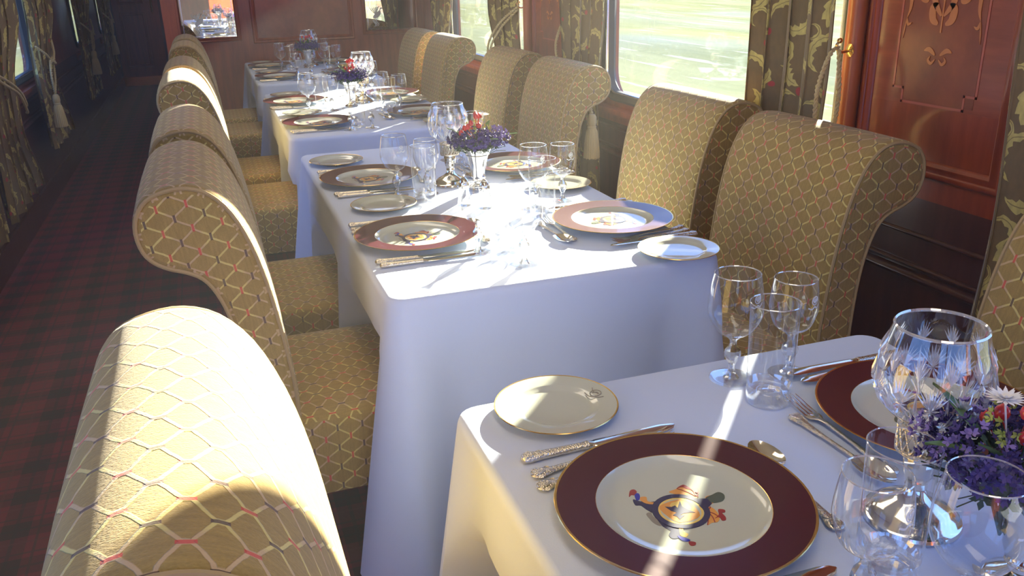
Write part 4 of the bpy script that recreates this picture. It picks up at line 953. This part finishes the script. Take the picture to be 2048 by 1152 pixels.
for k, sd, near, c, bp in SETTINGS:
    sn = seat_name(sd, near, k)
    P_charger.put((c[0], c[1], TT), 0 if sd < 0 else PI, 'maroon bordered crested charger plate at ' + sn, 'maroon bordered charger plates')
    P_bread.put((bp[0], bp[1], TT), 0 if sd < 0 else PI, 'small white gold rimmed bread plate at ' + sn, 'white bread plates')
    G = 'silver cutlery on the tables'
    dyk = .176 if k or sd > 0 else .176
    stick(P_butter, c, sd, (-.143, dyk), (.098, dyk + .004), 'silver butter knife by the bread plate at ' + sn, G)
    stick(P_fork, c, sd, (-.143, .137), (.075, .166), 'outer silver fork at ' + sn, G)
    stick(P_fork, c, sd, (-.146, .107), (.075, .150), 'inner silver fork tucked under charger at ' + sn, G)
    stick(P_knife, c, sd, (-.135, -.152), (.10, -.158), 'inner table knife beside charger at ' + sn, G)
    stick(P_knife, c, sd, (-.130, -.182), (.105, -.186), 'outer table knife beside charger at ' + sn, G)
    if sd < 0: stick(P_spoon, c, sd, (.150, -.100), (.166, .108), 'dessert spoon laid above charger at ' + sn, G)
    else:
        stick(P_spoon, c, sd, (.176, -.075), (.172, .130), 'dessert spoon laid above charger at ' + sn, G)
        stick(P_fork, c, sd, (.150, .105), (.148, -.105), 'dessert fork laid above charger at ' + sn, G)
GLASS = [(0, 1, False, 'L', (.723, 1.056)), (0, 1, False, 'S', (.816, 1.037)), (0, 1, False, 'T', (.732, .970)),
    (0, -1, False, 'S', (.550, .553)), (0, -1, False, 'T', (.616, .590)), (0, -1, False, 'L', (.622, .496)),
    (1, -1, False, 'L', (.485, 2.465)), (1, -1, False, 'S', (.572, 2.44)), (1, -1, False, 'T', (.545, 2.365)),
    (1, -1, True, 'S', (.545, 1.845)), (1, -1, True, 'T', (.606, 1.800)), (1, -1, True, 'L', (.615, 1.72)),
    (1, 1, True, 'S', (.905, 2.20)), (1, 1, True, 'L', (.800, 2.150)), (1, 1, True, 'T', (.790, 2.060)),
    (1, 1, False, 'S', (.850, 2.86)), (1, 1, False, 'L', (.760, 2.88)), (1, 1, False, 'T', (.755, 2.79)),
    (2, -1, True, 'S', (.545, 3.66)), (2, -1, True, 'L', (.635, 3.67)), (2, -1, True, 'T', (.585, 3.73)),
    (2, -1, False, 'L', (.445, 4.30)) , (2, -1, False, 'T', (.520, 4.36)), (2, -1, False, 'S', (.55, 4.25)),
    (2, 1, True, 'L', (.775, 4.15)), (2, 1, True, 'S', (.860, 4.14)), (2, 1, True, 'T', (.790, 4.06)), (2, 1, False, 'L', (.78, 4.88)), (2, 1, False, 'S', (.86, 4.87)),
    (3, -1, True, 'S', (.535, 5.63)), (3, -1, True, 'L', (.62, 5.64)), (3, -1, False, 'L', (.50, 6.36)), (3, -1, False, 'S', (.59, 6.40)), (3, -1, False, 'T', (.56, 6.30)),
    (3, 1, True, 'L', (.78, 6.17)), (3, 1, True, 'S', (.86, 6.15)), (3, 1, True, 'T', (.80, 6.08)), (3, 1, False, 'L', (.79, 6.86)), (3, 1, False, 'S', (.87, 6.84))]
for k, sd, near, kind, p in GLASS:
    sn = seat_name(sd, near, k); pool, lab = {'L': (P_wl, 'large clear wine glass at '), 'S': (P_ws, 'smaller clear wine glass at '), 'T': (P_tum, 'straight clear water tumbler at ')}[kind]
    pool.put((p[0], p[1], TT), 0, lab + sn, 'clear glasses on the tables')
for k, (lx, ly, vx, vy) in enumerate([(.714, .659, .736, .530), (.668, 2.530, .730, 2.440), (.745, 4.47, .662, 4.35), (.72, 6.50, .69, 6.38)]):
    P_lamp.put((lx, ly, TT), k*.4, 'cut glass shade lamp on silver foot, middle of ' + TNAME[k], 'cut glass table lamps')
    P_vase.put((vx, vy, TT), 0, 'small trumpet shaped silver vase holding flowers on ' + TNAME[k], 'silver flower vases')
BQ = [(0, 11), (1, 23)]
P_b1, P_b2 = Pool(make_bouquet(11)), Pool(make_bouquet(23))
P_b1.put((.718, .548, TT - .008), 2.7, 'purple flowers with red berries and white bloom on nearest table', 'purple flower arrangements')
P_b2.put((.730, 2.440, TT - .008), 0, 'purple flowers with red berries and green leaves on second table', 'purple flower arrangements')
P_b2.put((.662, 4.35, TT - .008), 1.1, 'purple flowers with red berries on the sunlit third table', 'purple flower arrangements')
P_b1.put((.69, 6.38, TT - .008), 2.0, 'dark shaded flowers with pale blooms on farthest table', 'purple flower arrangements')
P_shaker.put((.636, 2.270, TT), 0, 'silver capped salt shaker, left one of the pair on second table', 'salt and pepper shakers')
P_shaker.put((.679, 2.216, TT), .5, 'silver capped pepper shaker, right one of the pair on second table', 'salt and pepper shakers')

# ------------------------------------------------------------------ thin haze volume added inside the carriage to lift the blacks
hz = MB(); hz.box(XL - .06, XR + .06, YN - .05, YE + .05, -.05, ZC + .04)
m = bpy.data.materials.new('black_lift_haze'); m.use_nodes = True; nt = m.node_tree; nt.nodes.clear()
out = nt.nodes.new('ShaderNodeOutputMaterial'); vs = nt.nodes.new('ShaderNodeVolumeScatter'); vs.inputs['Density'].default_value = 0.017; vs.inputs['Color'].default_value = (1, .93, .82, 1); vs.inputs['Anisotropy'].default_value = 0.0
nt.links.new(vs.outputs[0], out.inputs['Volume']); M['black_lift_haze'] = m
o = hz.build('haze', 'black_lift_haze', smooth=False); tag(o, 'faint haze volume added to lift the blacks in the carriage', 'haze', kind='stuff')
